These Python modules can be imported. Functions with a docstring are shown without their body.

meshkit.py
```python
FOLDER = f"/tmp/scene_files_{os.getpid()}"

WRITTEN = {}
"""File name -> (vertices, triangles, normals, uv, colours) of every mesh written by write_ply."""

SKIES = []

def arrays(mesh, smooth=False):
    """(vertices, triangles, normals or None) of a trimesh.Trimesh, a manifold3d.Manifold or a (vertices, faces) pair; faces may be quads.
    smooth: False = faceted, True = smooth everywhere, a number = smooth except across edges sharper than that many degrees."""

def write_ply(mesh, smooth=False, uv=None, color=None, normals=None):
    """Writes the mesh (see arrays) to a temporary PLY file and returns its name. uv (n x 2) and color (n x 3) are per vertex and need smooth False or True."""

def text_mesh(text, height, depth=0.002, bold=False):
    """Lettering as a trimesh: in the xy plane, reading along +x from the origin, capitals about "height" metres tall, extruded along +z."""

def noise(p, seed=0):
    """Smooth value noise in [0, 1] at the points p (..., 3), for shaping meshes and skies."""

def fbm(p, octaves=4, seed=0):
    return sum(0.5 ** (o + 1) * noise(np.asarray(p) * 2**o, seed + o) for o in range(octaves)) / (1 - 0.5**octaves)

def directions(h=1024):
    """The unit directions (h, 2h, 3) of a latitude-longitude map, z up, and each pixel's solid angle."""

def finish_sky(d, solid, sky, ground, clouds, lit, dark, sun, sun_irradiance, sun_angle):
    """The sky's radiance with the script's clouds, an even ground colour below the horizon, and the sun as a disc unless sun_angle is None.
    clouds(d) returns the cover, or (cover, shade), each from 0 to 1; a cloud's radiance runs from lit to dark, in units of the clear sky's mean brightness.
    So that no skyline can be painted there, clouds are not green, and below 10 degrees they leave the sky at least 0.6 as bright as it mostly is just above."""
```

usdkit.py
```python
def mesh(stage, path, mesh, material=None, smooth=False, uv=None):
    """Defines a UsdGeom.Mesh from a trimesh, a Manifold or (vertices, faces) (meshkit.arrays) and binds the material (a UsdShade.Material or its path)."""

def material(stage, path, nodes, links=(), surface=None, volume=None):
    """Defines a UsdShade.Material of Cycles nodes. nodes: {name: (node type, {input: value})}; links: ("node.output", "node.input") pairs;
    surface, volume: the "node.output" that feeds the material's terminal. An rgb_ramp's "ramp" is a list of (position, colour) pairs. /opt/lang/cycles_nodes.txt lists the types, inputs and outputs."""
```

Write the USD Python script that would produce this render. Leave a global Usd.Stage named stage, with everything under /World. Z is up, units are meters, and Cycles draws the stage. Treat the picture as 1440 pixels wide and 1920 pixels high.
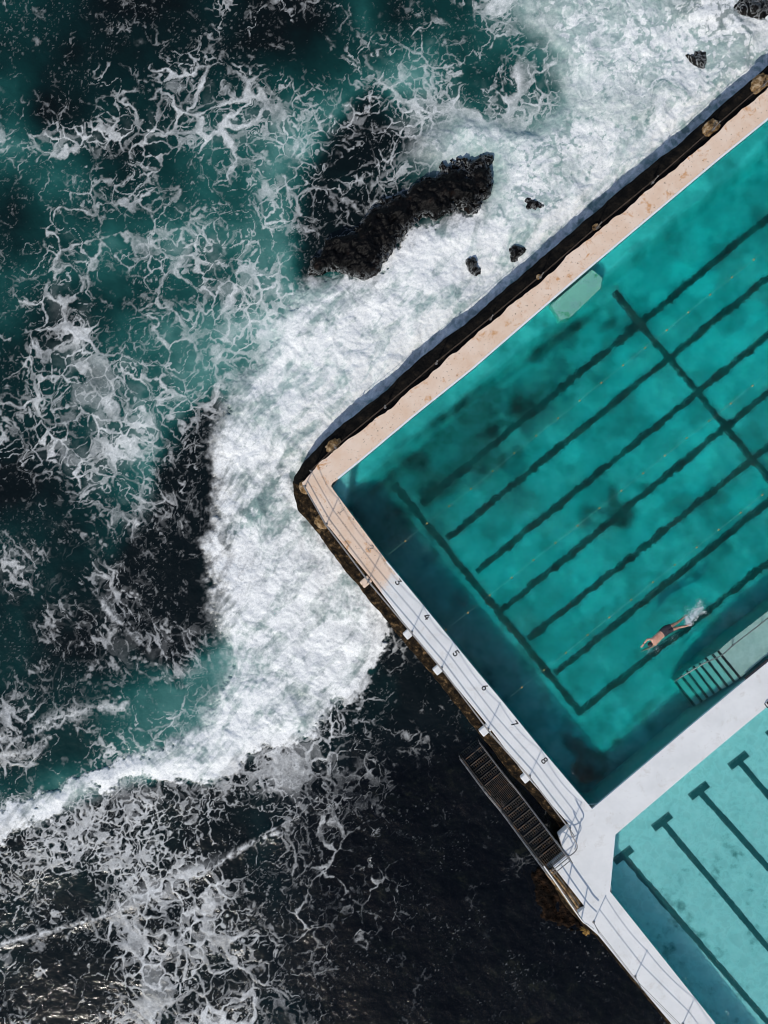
import math
import numpy as np
import trimesh
import manifold3d
from PIL import Image, ImageDraw
from scipy import ndimage
from shapely.geometry import Polygon, Point
from shapely import contains_xy
from pxr import Usd, UsdGeom, UsdLux, UsdShade, Sdf, Gf, Vt
import usdkit
import meshkit

stage = Usd.Stage.CreateInMemory()
UsdGeom.SetStageUpAxis(stage, UsdGeom.Tokens.z)
UsdGeom.SetStageMetersPerUnit(stage, 1.0)
world = UsdGeom.Xform.Define(stage, "/World")
stage.SetDefaultPrim(world.GetPrim())
UsdGeom.Scope.Define(stage, "/World/Looks")

# ---------------------------------------------------------------- camera: a drone 44 m above the pool deck, looking straight down
CAM_H = 44.0
cam = UsdGeom.Camera.Define(stage, "/World/camera")
cam.AddTranslateOp().Set(Gf.Vec3d(0, 0, CAM_H))
cam.CreateHorizontalApertureAttr(36.0)
cam.CreateVerticalApertureAttr(48.0)
cam.CreateFocalLengthAttr(36.0 * CAM_H / 32.0)
cam.CreateClippingRangeAttr(Gf.Vec2f(0.5, 3000))
cam.CreateExposureAttr(0.10)

# ---------------------------------------------------------------- sun and sky
SUN_EL = math.radians(43.0)
TO_SUN = np.array([-0.418, -0.908])
TO_SUN = np.append(TO_SUN / np.linalg.norm(TO_SUN) * math.cos(SUN_EL), math.sin(SUN_EL))
sun = UsdLux.DistantLight.Define(stage, "/World/sun")
sun.CreateIntensityAttr(0.66)
sun.CreateNormalizeAttr(True)
sun.CreateAngleAttr(0.5)
sun.CreateColorAttr(Gf.Vec3f(1.0, 0.94, 0.84))
q = Gf.Rotation(Gf.Vec3d(0, 0, 1), Gf.Vec3d(*map(float, TO_SUN)))
sun.AddOrientOp(UsdGeom.XformOp.PrecisionDouble).Set(Gf.Quatd(q.GetQuat()))
dome = UsdLux.DomeLight.Define(stage, "/World/sky")
sky_m = usdkit.material(stage, "/World/Looks/sky_air", {
    "tex": ("sky_texture", {"sky_type": "single_scattering", "sun_disc": False, "sun_elevation": SUN_EL, "sun_rotation": math.atan2(TO_SUN[0], TO_SUN[1])}),
    "bg": ("background_shader", {"strength": 0.10})}, [("tex.color", "bg.color")], surface="bg.background")
UsdShade.MaterialBindingAPI.Apply(dome.GetPrim()).Bind(sky_m)
dome.GetPrim().SetCustomDataByKey("label", "clear blue daytime sky")
dome.GetPrim().SetCustomDataByKey("kind", "structure")

# ---------------------------------------------------------------- helpers
PPM = 45.0                       # map units per metre on the deck

def P(u, v, z=0.0):
    """a point of the survey map (map units on the deck plane, seen from above) at height z"""
    k = (CAM_H - z) / CAM_H / PPM
    return np.array([(u - 720) * k, (960 - v) * k, z])

def PP(pts, z=0.0):
    return np.array([P(a, b, z) for a, b in pts])

def free(path):
    if not stage.GetPrimAtPath(path):
        return path
    k = 1
    while stage.GetPrimAtPath(f"{path}_{k:03d}"):
        k += 1
    return f"{path}_{k:03d}"

def tag(prim, label=None, category=None, group=None, kind=None):
    prim = prim.GetPrim() if hasattr(prim, "GetPrim") else prim
    for k, x in (("label", label), ("category", category), ("group", group), ("kind", kind)):
        if x:
            prim.SetCustomDataByKey(k, x)
    return prim

def thing(name, label, category, loc=(0, 0, 0), group=None, kind=None):
    x = UsdGeom.Xform.Define(stage, free("/World/" + name))
    x.AddTranslateOp().Set(Gf.Vec3d(*map(float, loc)))
    tag(x, label, category, group, kind)
    x.GetPrim().SetCustomDataByKey("at", Gf.Vec3d(*map(float, loc)))
    return x.GetPrim()

def origin(parent):
    p, o = parent, np.zeros(3)
    while p and str(p.GetPath()) != "/World":
        a = p.GetCustomDataByKey("at")
        if a is not None:
            o = o + np.array(a)
        p = p.GetParent()
    return o

def put(name, mesh, material, parent=None, smooth=False, label=None, category=None, group=None, kind=None, prims=None):
    """one mesh, given in world coordinates, under its thing or directly under /World"""
    v, f, n = meshkit.arrays(mesh, smooth)
    base = str(parent.GetPath()) if parent is not None else "/World"
    if parent is not None:
        v = v - origin(parent)
    m = UsdGeom.Mesh.Define(stage, free(f"{base}/{name}"))
    m.CreatePointsAttr(Vt.Vec3fArray.FromNumpy(v.astype(np.float32)))
    m.CreateFaceVertexCountsAttr(Vt.IntArray.FromNumpy(np.full(len(f), 3, np.int32)))
    m.CreateFaceVertexIndicesAttr(Vt.IntArray.FromNumpy(f.astype(np.int32).ravel()))
    m.CreateSubdivisionSchemeAttr("none")
    if n is not None:
        m.CreateNormalsAttr(Vt.Vec3fArray.FromNumpy(n.astype(np.float32)))
        m.SetNormalsInterpolation("vertex")
    for k, x in (prims or {}).items():
        UsdGeom.PrimvarsAPI(m).CreatePrimvar(k, Sdf.ValueTypeNames.Float3Array, "vertex").Set(Vt.Vec3fArray.FromNumpy(np.asarray(x, np.float32)))
    UsdShade.MaterialBindingAPI.Apply(m.GetPrim()).Bind(material)
    return tag(m, label, category, group, kind)

def join(*ms):
    return trimesh.util.concatenate([m for m in ms if m is not None])

def tube(pts, r, sides=7, cap=True):
    p = np.asarray(pts, float)
    t = np.gradient(p, axis=0)
    t /= np.linalg.norm(t, axis=1, keepdims=True) + 1e-12
    ref = np.array([0, 0, 1.0])
    a = np.cross(t, ref)
    bad = np.linalg.norm(a, axis=1) < 0.15
    a[bad] = np.cross(t[bad], [1.0, 0.2, 0])
    a /= np.linalg.norm(a, axis=1, keepdims=True)
    for i in range(1, len(a)):          # keep the frame from flipping
        if a[i] @ a[i - 1] < 0:
            a[i] = -a[i]
    b = np.cross(t, a)
    ang = np.arange(sides) * 2 * np.pi / sides
    r = np.broadcast_to(r, (len(p),))
    v = p[:, None] + r[:, None, None] * (np.cos(ang)[None, :, None] * a[:, None] + np.sin(ang)[None, :, None] * b[:, None])
    i, j = np.meshgrid(np.arange(len(p) - 1), np.arange(sides), indexing="ij")
    q = np.stack([i * sides + j, i * sides + (j + 1) % sides, (i + 1) * sides + (j + 1) % sides, (i + 1) * sides + j], -1).reshape(-1, 4)
    f = np.vstack([q[:, [0, 2, 1]], q[:, [0, 3, 2]]])
    v = v.reshape(-1, 3)
    if cap:
        n = len(v)
        v = np.vstack([v, p[0], p[-1]])
        k = np.arange(sides)
        e = n - sides
        f = np.vstack([f, np.stack([np.full(sides, n), k, (k + 1) % sides], 1), np.stack([np.full(sides, n + 1), e + (k + 1) % sides, e + k], 1)])
    return trimesh.Trimesh(v, f, process=False)

def curve(pts, n=6):
    """a smooth line through the points"""
    p = np.asarray(pts, float)
    q = np.vstack([2 * p[0] - p[1], p, 2 * p[-1] - p[-2]])
    out = []
    for i in range(1, len(q) - 2):
        for t in np.linspace(0, 1, n, endpoint=False):
            a, b, c, d = q[i - 1], q[i], q[i + 1], q[i + 2]
            out.append(0.5 * (2 * b + (c - a) * t + (2 * a - 5 * b + 4 * c - d) * t ** 2 + (3 * b - a - 3 * c + d) * t ** 3))
    return np.array(out + [p[-1]])

def frame_box(c, ax, ay, size, lift=(0, 0, 1)):
    """a box at c with its axes ax, ay, lift and softened edges"""
    sx, sy, sz = np.asarray(size) / 2
    b = min(sx, sy, sz) * 0.18
    pts = []
    for x in (-1, 1):
        for y in (-1, 1):
            for z in (-1, 1):
                for k in range(3):
                    d = np.array([sx, sy, sz]) - b
                    d[k] += b
                    pts.append(np.array([x, y, z]) * d)
    hull = trimesh.convex.convex_hull(np.array(pts))
    m = np.stack([ax, ay, lift], 1)
    return trimesh.Trimesh(hull.vertices @ m.T + c, hull.faces, process=False)

def resample(pts, step):
    p = np.asarray(pts, float)
    d = np.r_[0, np.cumsum(np.linalg.norm(np.diff(p, axis=0), axis=1))]
    s = np.linspace(0, d[-1], max(2, int(d[-1] / step) + 1))
    return np.stack([np.interp(s, d, p[:, k]) for k in range(p.shape[1])], 1)

def slab(poly, top, thick):
    """a paved slab: outline in map units, its upper edge slightly rounded"""
    pg = Polygon(PP(poly)[:, :2]) if not isinstance(poly, Polygon) else poly
    lo = trimesh.creation.extrude_polygon(pg, thick - 0.02, engine="earcut")
    lo.apply_translation([0, 0, top - thick])
    v = np.array(lo.vertices)
    return lo

# ---------------------------------------------------------------- materials
def mat(name, nodes, links, surface="p.BSDF", volume=None):
    return usdkit.material(stage, "/World/Looks/" + name, nodes, links, surface=surface, volume=volume)

def mottled(name, c1, c2, c3=None, scale=2.0, rough=0.7, bump=0.4, bscale=14.0, dist=0.02, spec=0.4, metal=0.0, lo=0.35, hi=0.65):
    """a matt surface that runs between two or three colours, with fine relief"""
    ramp = [(lo, c1), (hi, c2)] if c3 is None else [(lo, c1), ((lo + hi) / 2, c2), (hi, c3)]
    return mat(name, {
        "g": ("geometry", {}),
        "n": ("noise_texture", {"scale": scale, "detail": 6.0, "roughness": 0.65}),
        "r": ("rgb_ramp", {"ramp": ramp}),
        "b": ("noise_texture", {"scale": bscale, "detail": 5.0, "roughness": 0.6}),
        "bu": ("bump", {"strength": bump, "distance": dist}),
        "p": ("principled_bsdf", {"roughness": rough, "specular_ior_level": spec, "metallic": metal})},
        [("g.position", "n.vector"), ("g.position", "b.vector"), ("n.fac", "r.fac"), ("r.color", "p.base_color"), ("b.fac", "bu.height"), ("bu.normal", "p.normal")])

# sea: body colour from its depth tone, foam cover as a matt white froth, a clear share that lets the shelf be seen
sea_m = mat("sea_water", {
    "g": ("geometry", {}),
    "a": ("attribute", {"attribute": "field"}), "s": ("separate_color", {}),
    "r": ("rgb_ramp", {"ramp": [(0, (.0022, .0046, .0045)), (.2, (.0022, .0140, .0140)), (.4, (.0040, .036, .034)), (.6, (.013, .088, .080)), (.8, (.075, .22, .20)), (1, (.25, .42, .40))]}),
    "fn": ("noise_texture", {"scale": 13.0, "detail": 5.0, "roughness": 0.72, "distortion": 0.6}), "fm": ("map_range", {"from_min": 0.32, "from_max": 0.62, "to_min": 0.70, "to_max": 1.10}),
    "f": ("math", {"math_type": "multiply", "use_clamp": True}),
    "c": ("mix", {"color2": (.90, .915, .915)}),
    "ro": ("mix_float", {"a": 0.07, "b": 0.8}), "sp": ("mix_float", {"a": 0.5, "b": 0.12}),
    "b": ("noise_texture", {"scale": 5.0, "detail": 5.0, "roughness": 0.62, "distortion": 0.4}),
    "bu": ("bump", {"strength": 0.5, "distance": 0.04}),
    "p": ("principled_bsdf", {"ior": 1.33}),
    "t": ("transparent_bsdf", {"color": (.42, .52, .52)}), "gl": ("glossy_bsdf", {"roughness": 0.05, "color": (1, 1, 1)}), "fr": ("fresnel", {"IOR": 1.33}), "w": ("mix_closure", {}),
    "iv": ("math", {"math_type": "subtract", "value1": 1.0}), "cl": ("math", {"math_type": "multiply"}),
    "o": ("mix_closure", {})},
    [("g.position", "fn.vector"), ("g.position", "b.vector"), ("a.color", "s.color"), ("s.g", "r.fac"), ("fn.fac", "fm.value"), ("s.r", "f.value1"), ("fm.result", "f.value2"),
     ("f.value", "c.fac"), ("r.color", "c.color1"), ("c.color", "p.base_color"), ("f.value", "ro.fac"), ("ro.result", "p.roughness"), ("f.value", "sp.fac"), ("sp.result", "p.specular_ior_level"),
     ("b.fac", "bu.height"), ("bu.normal", "p.normal"), ("bu.normal", "gl.normal"), ("bu.normal", "fr.normal") if False else ("bu.normal", "gl.normal"),
     ("fr.fac", "w.fac"), ("t.BSDF", "w.closure1"), ("gl.BSDF", "w.closure2"),
     ("f.value", "iv.value2"), ("iv.value", "cl.value1"), ("s.b", "cl.value2"), ("cl.value", "o.fac"), ("p.BSDF", "o.closure1"), ("w.closure", "o.closure2")], surface="o.closure")

def pool_water(name, share, absorb, density, ripple, net=0.92):
    """clear pool water: a rippled skin that bends the light, a caustic net painted into its tint, and a body that takes the red out of it"""
    return mat(name, {
        "g": ("geometry", {}),
        "n": ("noise_texture", {"scale": 3.2, "detail": 5.0, "roughness": 0.62, "distortion": 0.8}),
        "bu": ("bump", {"strength": 0.6, "distance": ripple}),
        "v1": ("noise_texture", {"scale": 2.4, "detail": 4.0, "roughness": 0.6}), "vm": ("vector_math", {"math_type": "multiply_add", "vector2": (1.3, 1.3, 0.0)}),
        "c1": ("voronoi_texture", {"feature": "distance_to_edge", "scale": 2.3}), "c2": ("map_range", {"from_min": 0.0, "from_max": 0.22, "to_min": 1.0, "to_max": net, "clamp": True}),  # cell pattern tints the skin to imitate light gathered by ripples
        "t": ("transparent_bsdf", {}), "rf": ("refraction_bsdf", {"color": (1, 1, 1), "IOR": 1.09, "roughness": 0.0}),
        "m": ("mix_closure", {"fac": share}), "gl": ("glossy_bsdf", {"roughness": 0.05, "color": (.55, .6, .6)}), "fr": ("fresnel", {"IOR": 1.33}), "o": ("mix_closure", {}),
        "v": ("absorption_volume", {"color": absorb, "density": density})},
        [("g.position", "n.vector"), ("n.fac", "bu.height"), ("bu.normal", "rf.normal"), ("bu.normal", "gl.normal"),
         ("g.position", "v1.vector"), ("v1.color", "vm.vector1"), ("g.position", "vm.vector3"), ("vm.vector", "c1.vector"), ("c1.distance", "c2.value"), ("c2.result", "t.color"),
         ("t.BSDF", "m.closure1"), ("rf.BSDF", "m.closure2"), ("fr.fac", "o.fac"), ("m.closure", "o.closure1"), ("gl.BSDF", "o.closure2")], surface="o.closure", volume="v.volume")

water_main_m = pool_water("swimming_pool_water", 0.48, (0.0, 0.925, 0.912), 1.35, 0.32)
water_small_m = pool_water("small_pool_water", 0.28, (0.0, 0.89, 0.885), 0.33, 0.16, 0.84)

def deck_mat(name):
    """white paint that gives way, in a ragged line past the second lane figure, to bare rust stained concrete"""
    return mat(name, {
        "g": ("geometry", {}), "x": ("separate_xyz", {}), "xa": ("math", {"math_type": "multiply", "value2": 0.625}), "ya": ("math", {"math_type": "multiply_add", "value2": -0.780}),
        "e": ("noise_texture", {"scale": 1.4, "detail": 6.0, "roughness": 0.7}), "ea": ("math", {"math_type": "multiply_add", "value2": 2.0}), "ef": ("map_range", {"from_min": 3.95-0.75, "from_max": 4.4-0.75, "to_min": 0.0, "to_max": 1.0, "clamp": True}),
        "n": ("noise_texture", {"scale": 0.9, "detail": 7.0, "roughness": 0.66}), "r": ("rgb_ramp", {"ramp": [(.35, (.73, .53, .39)), (.6, (.80, .64, .52))]}), "rw": ("rgb_ramp", {"ramp": [(.35, (.70, .71, .71)), (.6, (.78, .785, .785))]}),
        "n2": ("noise_texture", {"scale": 1.7, "detail": 6.0, "roughness": 0.7, "distortion": 0.5}), "r2": ("rgb_ramp", {"ramp": [(.565, (0, 0, 0)), (.66, (1, 1, 1))]}), "m2": ("mix", {"color2": (.60, .32, .15)}),
        "n3": ("noise_texture", {"scale": 9.0, "detail": 3.0, "roughness": 0.7}), "r3": ("rgb_ramp", {"ramp": [(.635, (0, 0, 0)), (.67, (1, 1, 1))]}), "m3": ("mix", {"color2": (.14, .09, .06)}),
        "r4": ("rgb_ramp", {"ramp": [(.55, (0, 0, 0)), (.70, (1, 1, 1))]}), "m4": ("mix", {"color2": (.64, .63, .61)}), "r5": ("rgb_ramp", {"ramp": [(.70, (0, 0, 0)), (.73, (1, 1, 1))]}), "m5": ("mix", {"color2": (.42, .38, .33)}),
        "o": ("mix", {}), "b": ("noise_texture", {"scale": 30.0, "detail": 4.0}), "bu": ("bump", {"strength": 0.35, "distance": 0.012}),
        "p": ("principled_bsdf", {"roughness": 0.75, "specular_ior_level": 0.3})},
        [("g.position", k + ".vector") for k in ("x", "e", "n", "n2", "n3", "b")] + [("x.x", "xa.value1"), ("x.y", "ya.value1"), ("xa.value", "ya.value3"), ("e.fac", "ea.value1"), ("ya.value", "ea.value3"), ("ea.value", "ef.value"),
         ("n.fac", "r.fac"), ("n.fac", "rw.fac"), ("n2.fac", "r2.fac"), ("n3.fac", "r3.fac"), ("n2.fac", "r4.fac"), ("n3.fac", "r5.fac"),
         ("r.color", "m2.color1"), ("r2.color", "m2.fac"), ("m2.color", "m3.color1"), ("r3.color", "m3.fac"), ("rw.color", "m4.color1"), ("r4.color", "m4.fac"), ("m4.color", "m5.color1"), ("r5.color", "m5.fac"),
         ("ef.result", "o.fac"), ("m3.color", "o.color1"), ("m5.color", "o.color2"), ("o.color", "p.base_color"), ("b.fac", "bu.height"), ("bu.normal", "p.normal")])

sand_m = white_m = deck_mat("worn_deck_concrete")
lip_m = mottled("pool_lip_paint", (.80, .81, .82), (.70, .73, .74), scale=3, bump=.15)
algae_m = mottled("black_algae_rock", (.004, .004, .004), (.013, .011, .009), (.035, .025, .016), scale=2.2, rough=.9, bump=1.0, bscale=9, dist=.08, spec=.1, lo=.42, hi=.74)
brown_m = mottled("brown_algae_rock", (.006, .005, .004), (.030, .020, .011), (.22, .14, .07), scale=4.5, rough=.9, bump=1.0, bscale=12, dist=.09, spec=.06, lo=.40, hi=.72)
rust_m = mottled("rusty_stone", (.05, .03, .014), (.24, .15, .07), (.46, .35, .23), scale=5, rough=.95, bump=1.0, bscale=14, dist=.06, spec=.1)
rock_m = mat("wet_black_rock", {
    "g": ("geometry", {}), "x": ("separate_xyz", {}),
    "n": ("noise_texture", {"scale": 1.8, "detail": 6.0, "roughness": 0.65}), "r": ("rgb_ramp", {"ramp": [(.4, (.002, .002, .0022)), (.6, (.005, .0045, .0045)), (.78, (.022, .012, .008))]}),
    "w": ("noise_texture", {"scale": 2.0, "detail": 6.0, "roughness": 0.7, "distortion": 1.2}), "w1": ("math", {"math_type": "subtract", "value2": 0.5}), "w2": ("math", {"math_type": "absolute"}),
    "w3": ("map_range", {"from_min": 0.0, "from_max": 0.028, "to_min": 0.75, "to_max": 0.0, "clamp": True}), "z": ("map_range", {"from_min": -1.48, "from_max": -1.90, "to_min": 0.0, "to_max": 1.0, "clamp": True}),
    "k": ("math", {"math_type": "multiply"}), "c": ("mix", {"color2": (.66, .70, .72)}),
    "b": ("noise_texture", {"scale": 8.0, "detail": 5.0, "roughness": 0.62}), "bu": ("bump", {"strength": 0.8, "distance": 0.06}),
    "p": ("principled_bsdf", {"roughness": 0.35, "specular_ior_level": 0.09})},
    [("g.position", "x.vector"), ("g.position", "n.vector"), ("g.position", "w.vector"), ("g.position", "b.vector"), ("n.fac", "r.fac"), ("w.fac", "w1.value1"), ("w1.value", "w2.value1"), ("w2.value", "w3.value"),
     ("x.z", "z.value"), ("w3.result", "k.value1"), ("z.result", "k.value2"), ("r.color", "c.color1"), ("k.value", "c.fac"), ("c.color", "p.base_color"), ("b.fac", "bu.height"), ("bu.normal", "p.normal")])
reef_m = mottled("kelp_covered_reef", (.002, .0025, .003), (.012, .012, .009), (.085, .062, .036), scale=1.3, rough=.95, bump=1.0, bscale=5, dist=.12, spec=.05, lo=.44, hi=.74)
weed_m = mottled("reddish_seaweed", (.003, .0025, .002), (.009, .006, .0045), (.034, .019, .011), scale=3.5, rough=.9, bump=1.0, bscale=8, dist=.12, spec=.05)
steel_m = mottled("dull_steel", (.13, .125, .12), (.34, .33, .32), scale=8, rough=.45, bump=.1, metal=.5)
wire_m = mottled("rusty_wire", (.05, .035, .025), (.16, .11, .08), scale=6, rough=.7, bump=.1)
dark_steel_m = mottled("dark_stained_steel", (.020, .018, .016), (.075, .068, .060), (.15, .085, .045), scale=4, rough=.5, bump=.2, metal=.5)
white_pipe_m = mottled("white_painted_pipe", (.72, .70, .68), (.5, .42, .36), scale=5, rough=.4, bump=.1, lo=.5, hi=.8)
chain_m = mottled("galvanised_chain", (.25, .25, .26), (.42, .42, .43), scale=20, rough=.5, bump=.1, metal=.6)
black_m = mottled("black_paint", (.012, .012, .014), (.03, .03, .032), scale=6, rough=.6, bump=.1)
faded_m = mottled("faded_black_paint", (.16, .12, .10), (.62, .48, .38), scale=22, rough=.7, bump=.1, lo=.42, hi=.58)
line_m = mottled("dark_lane_tile", (.010, .026, .030), (.045, .11, .11), scale=1.1, rough=.7, bump=.1, spec=.1)
line_small_m = mottled("dark_green_lane_paint", (.012, .085, .095), (.02, .11, .12), scale=3, rough=.6, bump=.1)
wall_m = mottled("pool_wall_paint", (.74, .84, .84), (.60, .74, .74), scale=1.5, rough=.6, bump=.3)
step_m = mottled("pale_step_tile", (.72, .75, .72), (.58, .64, .60), scale=2.5, rough=.6, bump=.2)
stain_block_m = mottled("algae_stained_block", (.62, .74, .62), (.66, .70, .64), (.10, .50, .22), scale=1.6, rough=.7, bump=.3, lo=.5, hi=.68)
rope_m = mottled("rope_fibre", (.10, .26, .22), (.20, .36, .30), scale=20, rough=.8, bump=.1)
float_m = mottled("orange_float", (.42, .22, .07), (.50, .33, .12), scale=20, rough=.5, bump=.05)
skin_m = mat("skin", {"g": ("geometry", {}), "n": ("noise_texture", {"scale": 7.0, "detail": 3.0}), "r": ("rgb_ramp", {"ramp": [(.35, (.50, .25, .17)), (.65, (.62, .36, .26))]}),
                      "p": ("principled_bsdf", {"roughness": 0.4, "subsurface_weight": 0.08, "subsurface_scale": 0.02})}, [("g.position", "n.vector"), ("n.fac", "r.fac"), ("r.color", "p.base_color")])
short_m = mottled("dark_swim_fabric", (.012, .012, .018), (.04, .04, .05), scale=14, rough=.6, bump=.4, bscale=25)
splash_m = mat("splash_water", {"t": ("transparent_bsdf", {}), "p": ("principled_bsdf", {"base_color": (.85, .88, .9), "roughness": .3}), "o": ("mix_closure", {"fac": 0.40})},
               [("t.BSDF", "o.closure1"), ("p.BSDF", "o.closure2")], surface="o.closure")

# painted pool floors: paint worn and grown over in patches, some shade darkened into the big one (field.r = how pale the floor is there)
def floor_mat(name, pale, deep, algae, mscale, amp=0.17):
    return mat(name, {
        "g": ("geometry", {}), "a": ("attribute", {"attribute": "field"}), "s": ("separate_color", {}),
        "n": ("noise_texture", {"scale": mscale, "detail": 6.0, "roughness": 0.6, "distortion": 0.3}), "ad": ("math", {"math_type": "add"}),
        "k": ("map_range", {"from_min": 0.3, "from_max": 0.7, "to_min": -amp, "to_max": amp}),
        "r": ("rgb_ramp", {"ramp": [(0.0, algae), (0.5, deep), (1.0, pale)]}),
        "b": ("noise_texture", {"scale": 9.0, "detail": 4.0}), "bu": ("bump", {"strength": 0.3, "distance": 0.03}),
        "p": ("principled_bsdf", {"roughness": 0.8, "specular_ior_level": 0.1})},
        [("g.position", "n.vector"), ("g.position", "b.vector"), ("a.color", "s.color"), ("n.fac", "k.value"), ("k.result", "ad.value1"), ("s.r", "ad.value2"), ("ad.value", "r.fac"),
         ("r.color", "p.base_color"), ("b.fac", "bu.height"), ("bu.normal", "p.normal")])
floor_main_m = floor_mat("swimming_pool_floor", (.90, .95, .95), (.34, .54, .55), (.012, .030, .030), 0.8)
floor_small_m = floor_mat("small_pool_floor", (.88, .92, .93), (.76, .85, .86), (.16, .30, .30), 3.0, 0.34)
# ---------------------------------------------------------------- sea fields (u, v: map units, 1 m = 43.04)
RT = np.random.default_rng(11).random((256, 256))

def vn(x, y, s=0):
    """smooth 2-D value noise in [0, 1]"""
    i, j = np.floor(x).astype(np.int64), np.floor(y).astype(np.int64)
    fx, fy = x - i, y - j
    fx, fy = fx * fx * fx * (fx * (fx * 6 - 15) + 10), fy * fy * fy * (fy * (fy * 6 - 15) + 10)
    i, j = i + 37 * s, j + 91 * s
    i0, i1, j0, j1 = i & 255, (i + 1) & 255, j & 255, (j + 1) & 255
    a, b = RT[i0, j0], RT[i1, j0]
    c, d = RT[i0, j1], RT[i1, j1]
    return (a + (b - a) * fx) * (1 - fy) + (c + (d - c) * fx) * fy

def fb(x, y, o=4, s=0, g=0.5):
    t, w, tot = 0, 1.0, 0
    for k in range(o):
        t = t + w * vn(x * 2 ** k + 17.3 * k, y * 2 ** k - 9.1 * k, s + k)
        tot += w
        w *= g
    return t / tot

def worley(x, y, s=0, w=0.0):
    """nearest and second nearest cell point distances, the cells of unequal size for w > 0"""
    i, j = np.floor(x).astype(np.int64), np.floor(y).astype(np.int64)
    f1 = np.full(x.shape, 9.0)
    f2 = np.full(x.shape, 9.0)
    for a in (-1, 0, 1):
        for b in (-1, 0, 1):
            ii, jj = i + a, j + b
            px = ii + RT[(ii + 13 * s) & 255, (jj + 57 * s) & 255]
            py = jj + RT[(ii + 131 + 13 * s) & 255, (jj + 77 + 57 * s) & 255]
            d = np.hypot(px - x, py - y) - w * RT[(ii + 59 + 13 * s) & 255, (jj + 201 + 57 * s) & 255]
            m = d < f1
            f2 = np.where(m, f1, np.minimum(f2, d))
            f1 = np.where(m, d, f1)
    return f1, f2

def ss(a, b, x):
    t = np.clip((x - a) / (b - a), 0, 1)
    return t * t * (3 - 2 * t)

# foam cover (first digit row) and water tone (second), one figure per 60 map units, west to east, north to south
COVER = """
110000242112344689999756
101103410144555546988999
112333342355564367789999
211333356558776687899999
433223455576578998999999
333332456443567769999999
234435556544422399999999
345356655421599999999999
343346555438999999999999
244334665489999999999999
135355446999999999999999
146656569999999999999999
443656689999999999999999
233763289999999999999999
245742189999999999999999
145442189999999999999999
335432119999999999999999
543322229999999999999999
254431276555500000000000
233443265554000000000000
011445455552100000000000
322423655542211000000000
535335777642210000000000
741487765542210000000000
125675656655410000000000
876676666665410000000000
677776665443210000000000
666666654322111000000000
554544554332211000000000
423466654322211000000000
124246643110000000000000
232367764211000000000000"""
TONE = """
321000110024123556666544
210011100233443456666666
311122223345653345666666
301222344566334456666666
543213445610246666666666
345323445320246666666666
133433445621100666666666
234545555630066666666666
444445455655666666666666
322334445655666666666666
212455567566666666666666
223455656666666666666666
233455556666666666666666
123454156666666666666666
023454055555555555555555
012442045555555555555555
211210055555555555555555
211100005555555555555555
210000135555500000000000
200111255555400000000000
200125665555100000000000
112355565553000000000000
122455555530000000000000
122455555555500000000000
345555500000000000000000
455500000000000000000000
000000000000000000000000
100000000000000000000000
000000000000000000000000
100000000000000000000000
100001000000000000000000
000000000000000000000000"""
def grid_of(t):
    return np.array([[int(ch) for ch in r] for r in t.split()], float)
COVER, TONE = grid_of(COVER), grid_of(TONE)

def sample(g, u, v):
    return ndimage.map_coordinates(g, [np.clip(v / 60 - 0.5, 0, 31), np.clip(u / 60 - 0.5, 0, 23)], order=1, mode="nearest")

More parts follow.
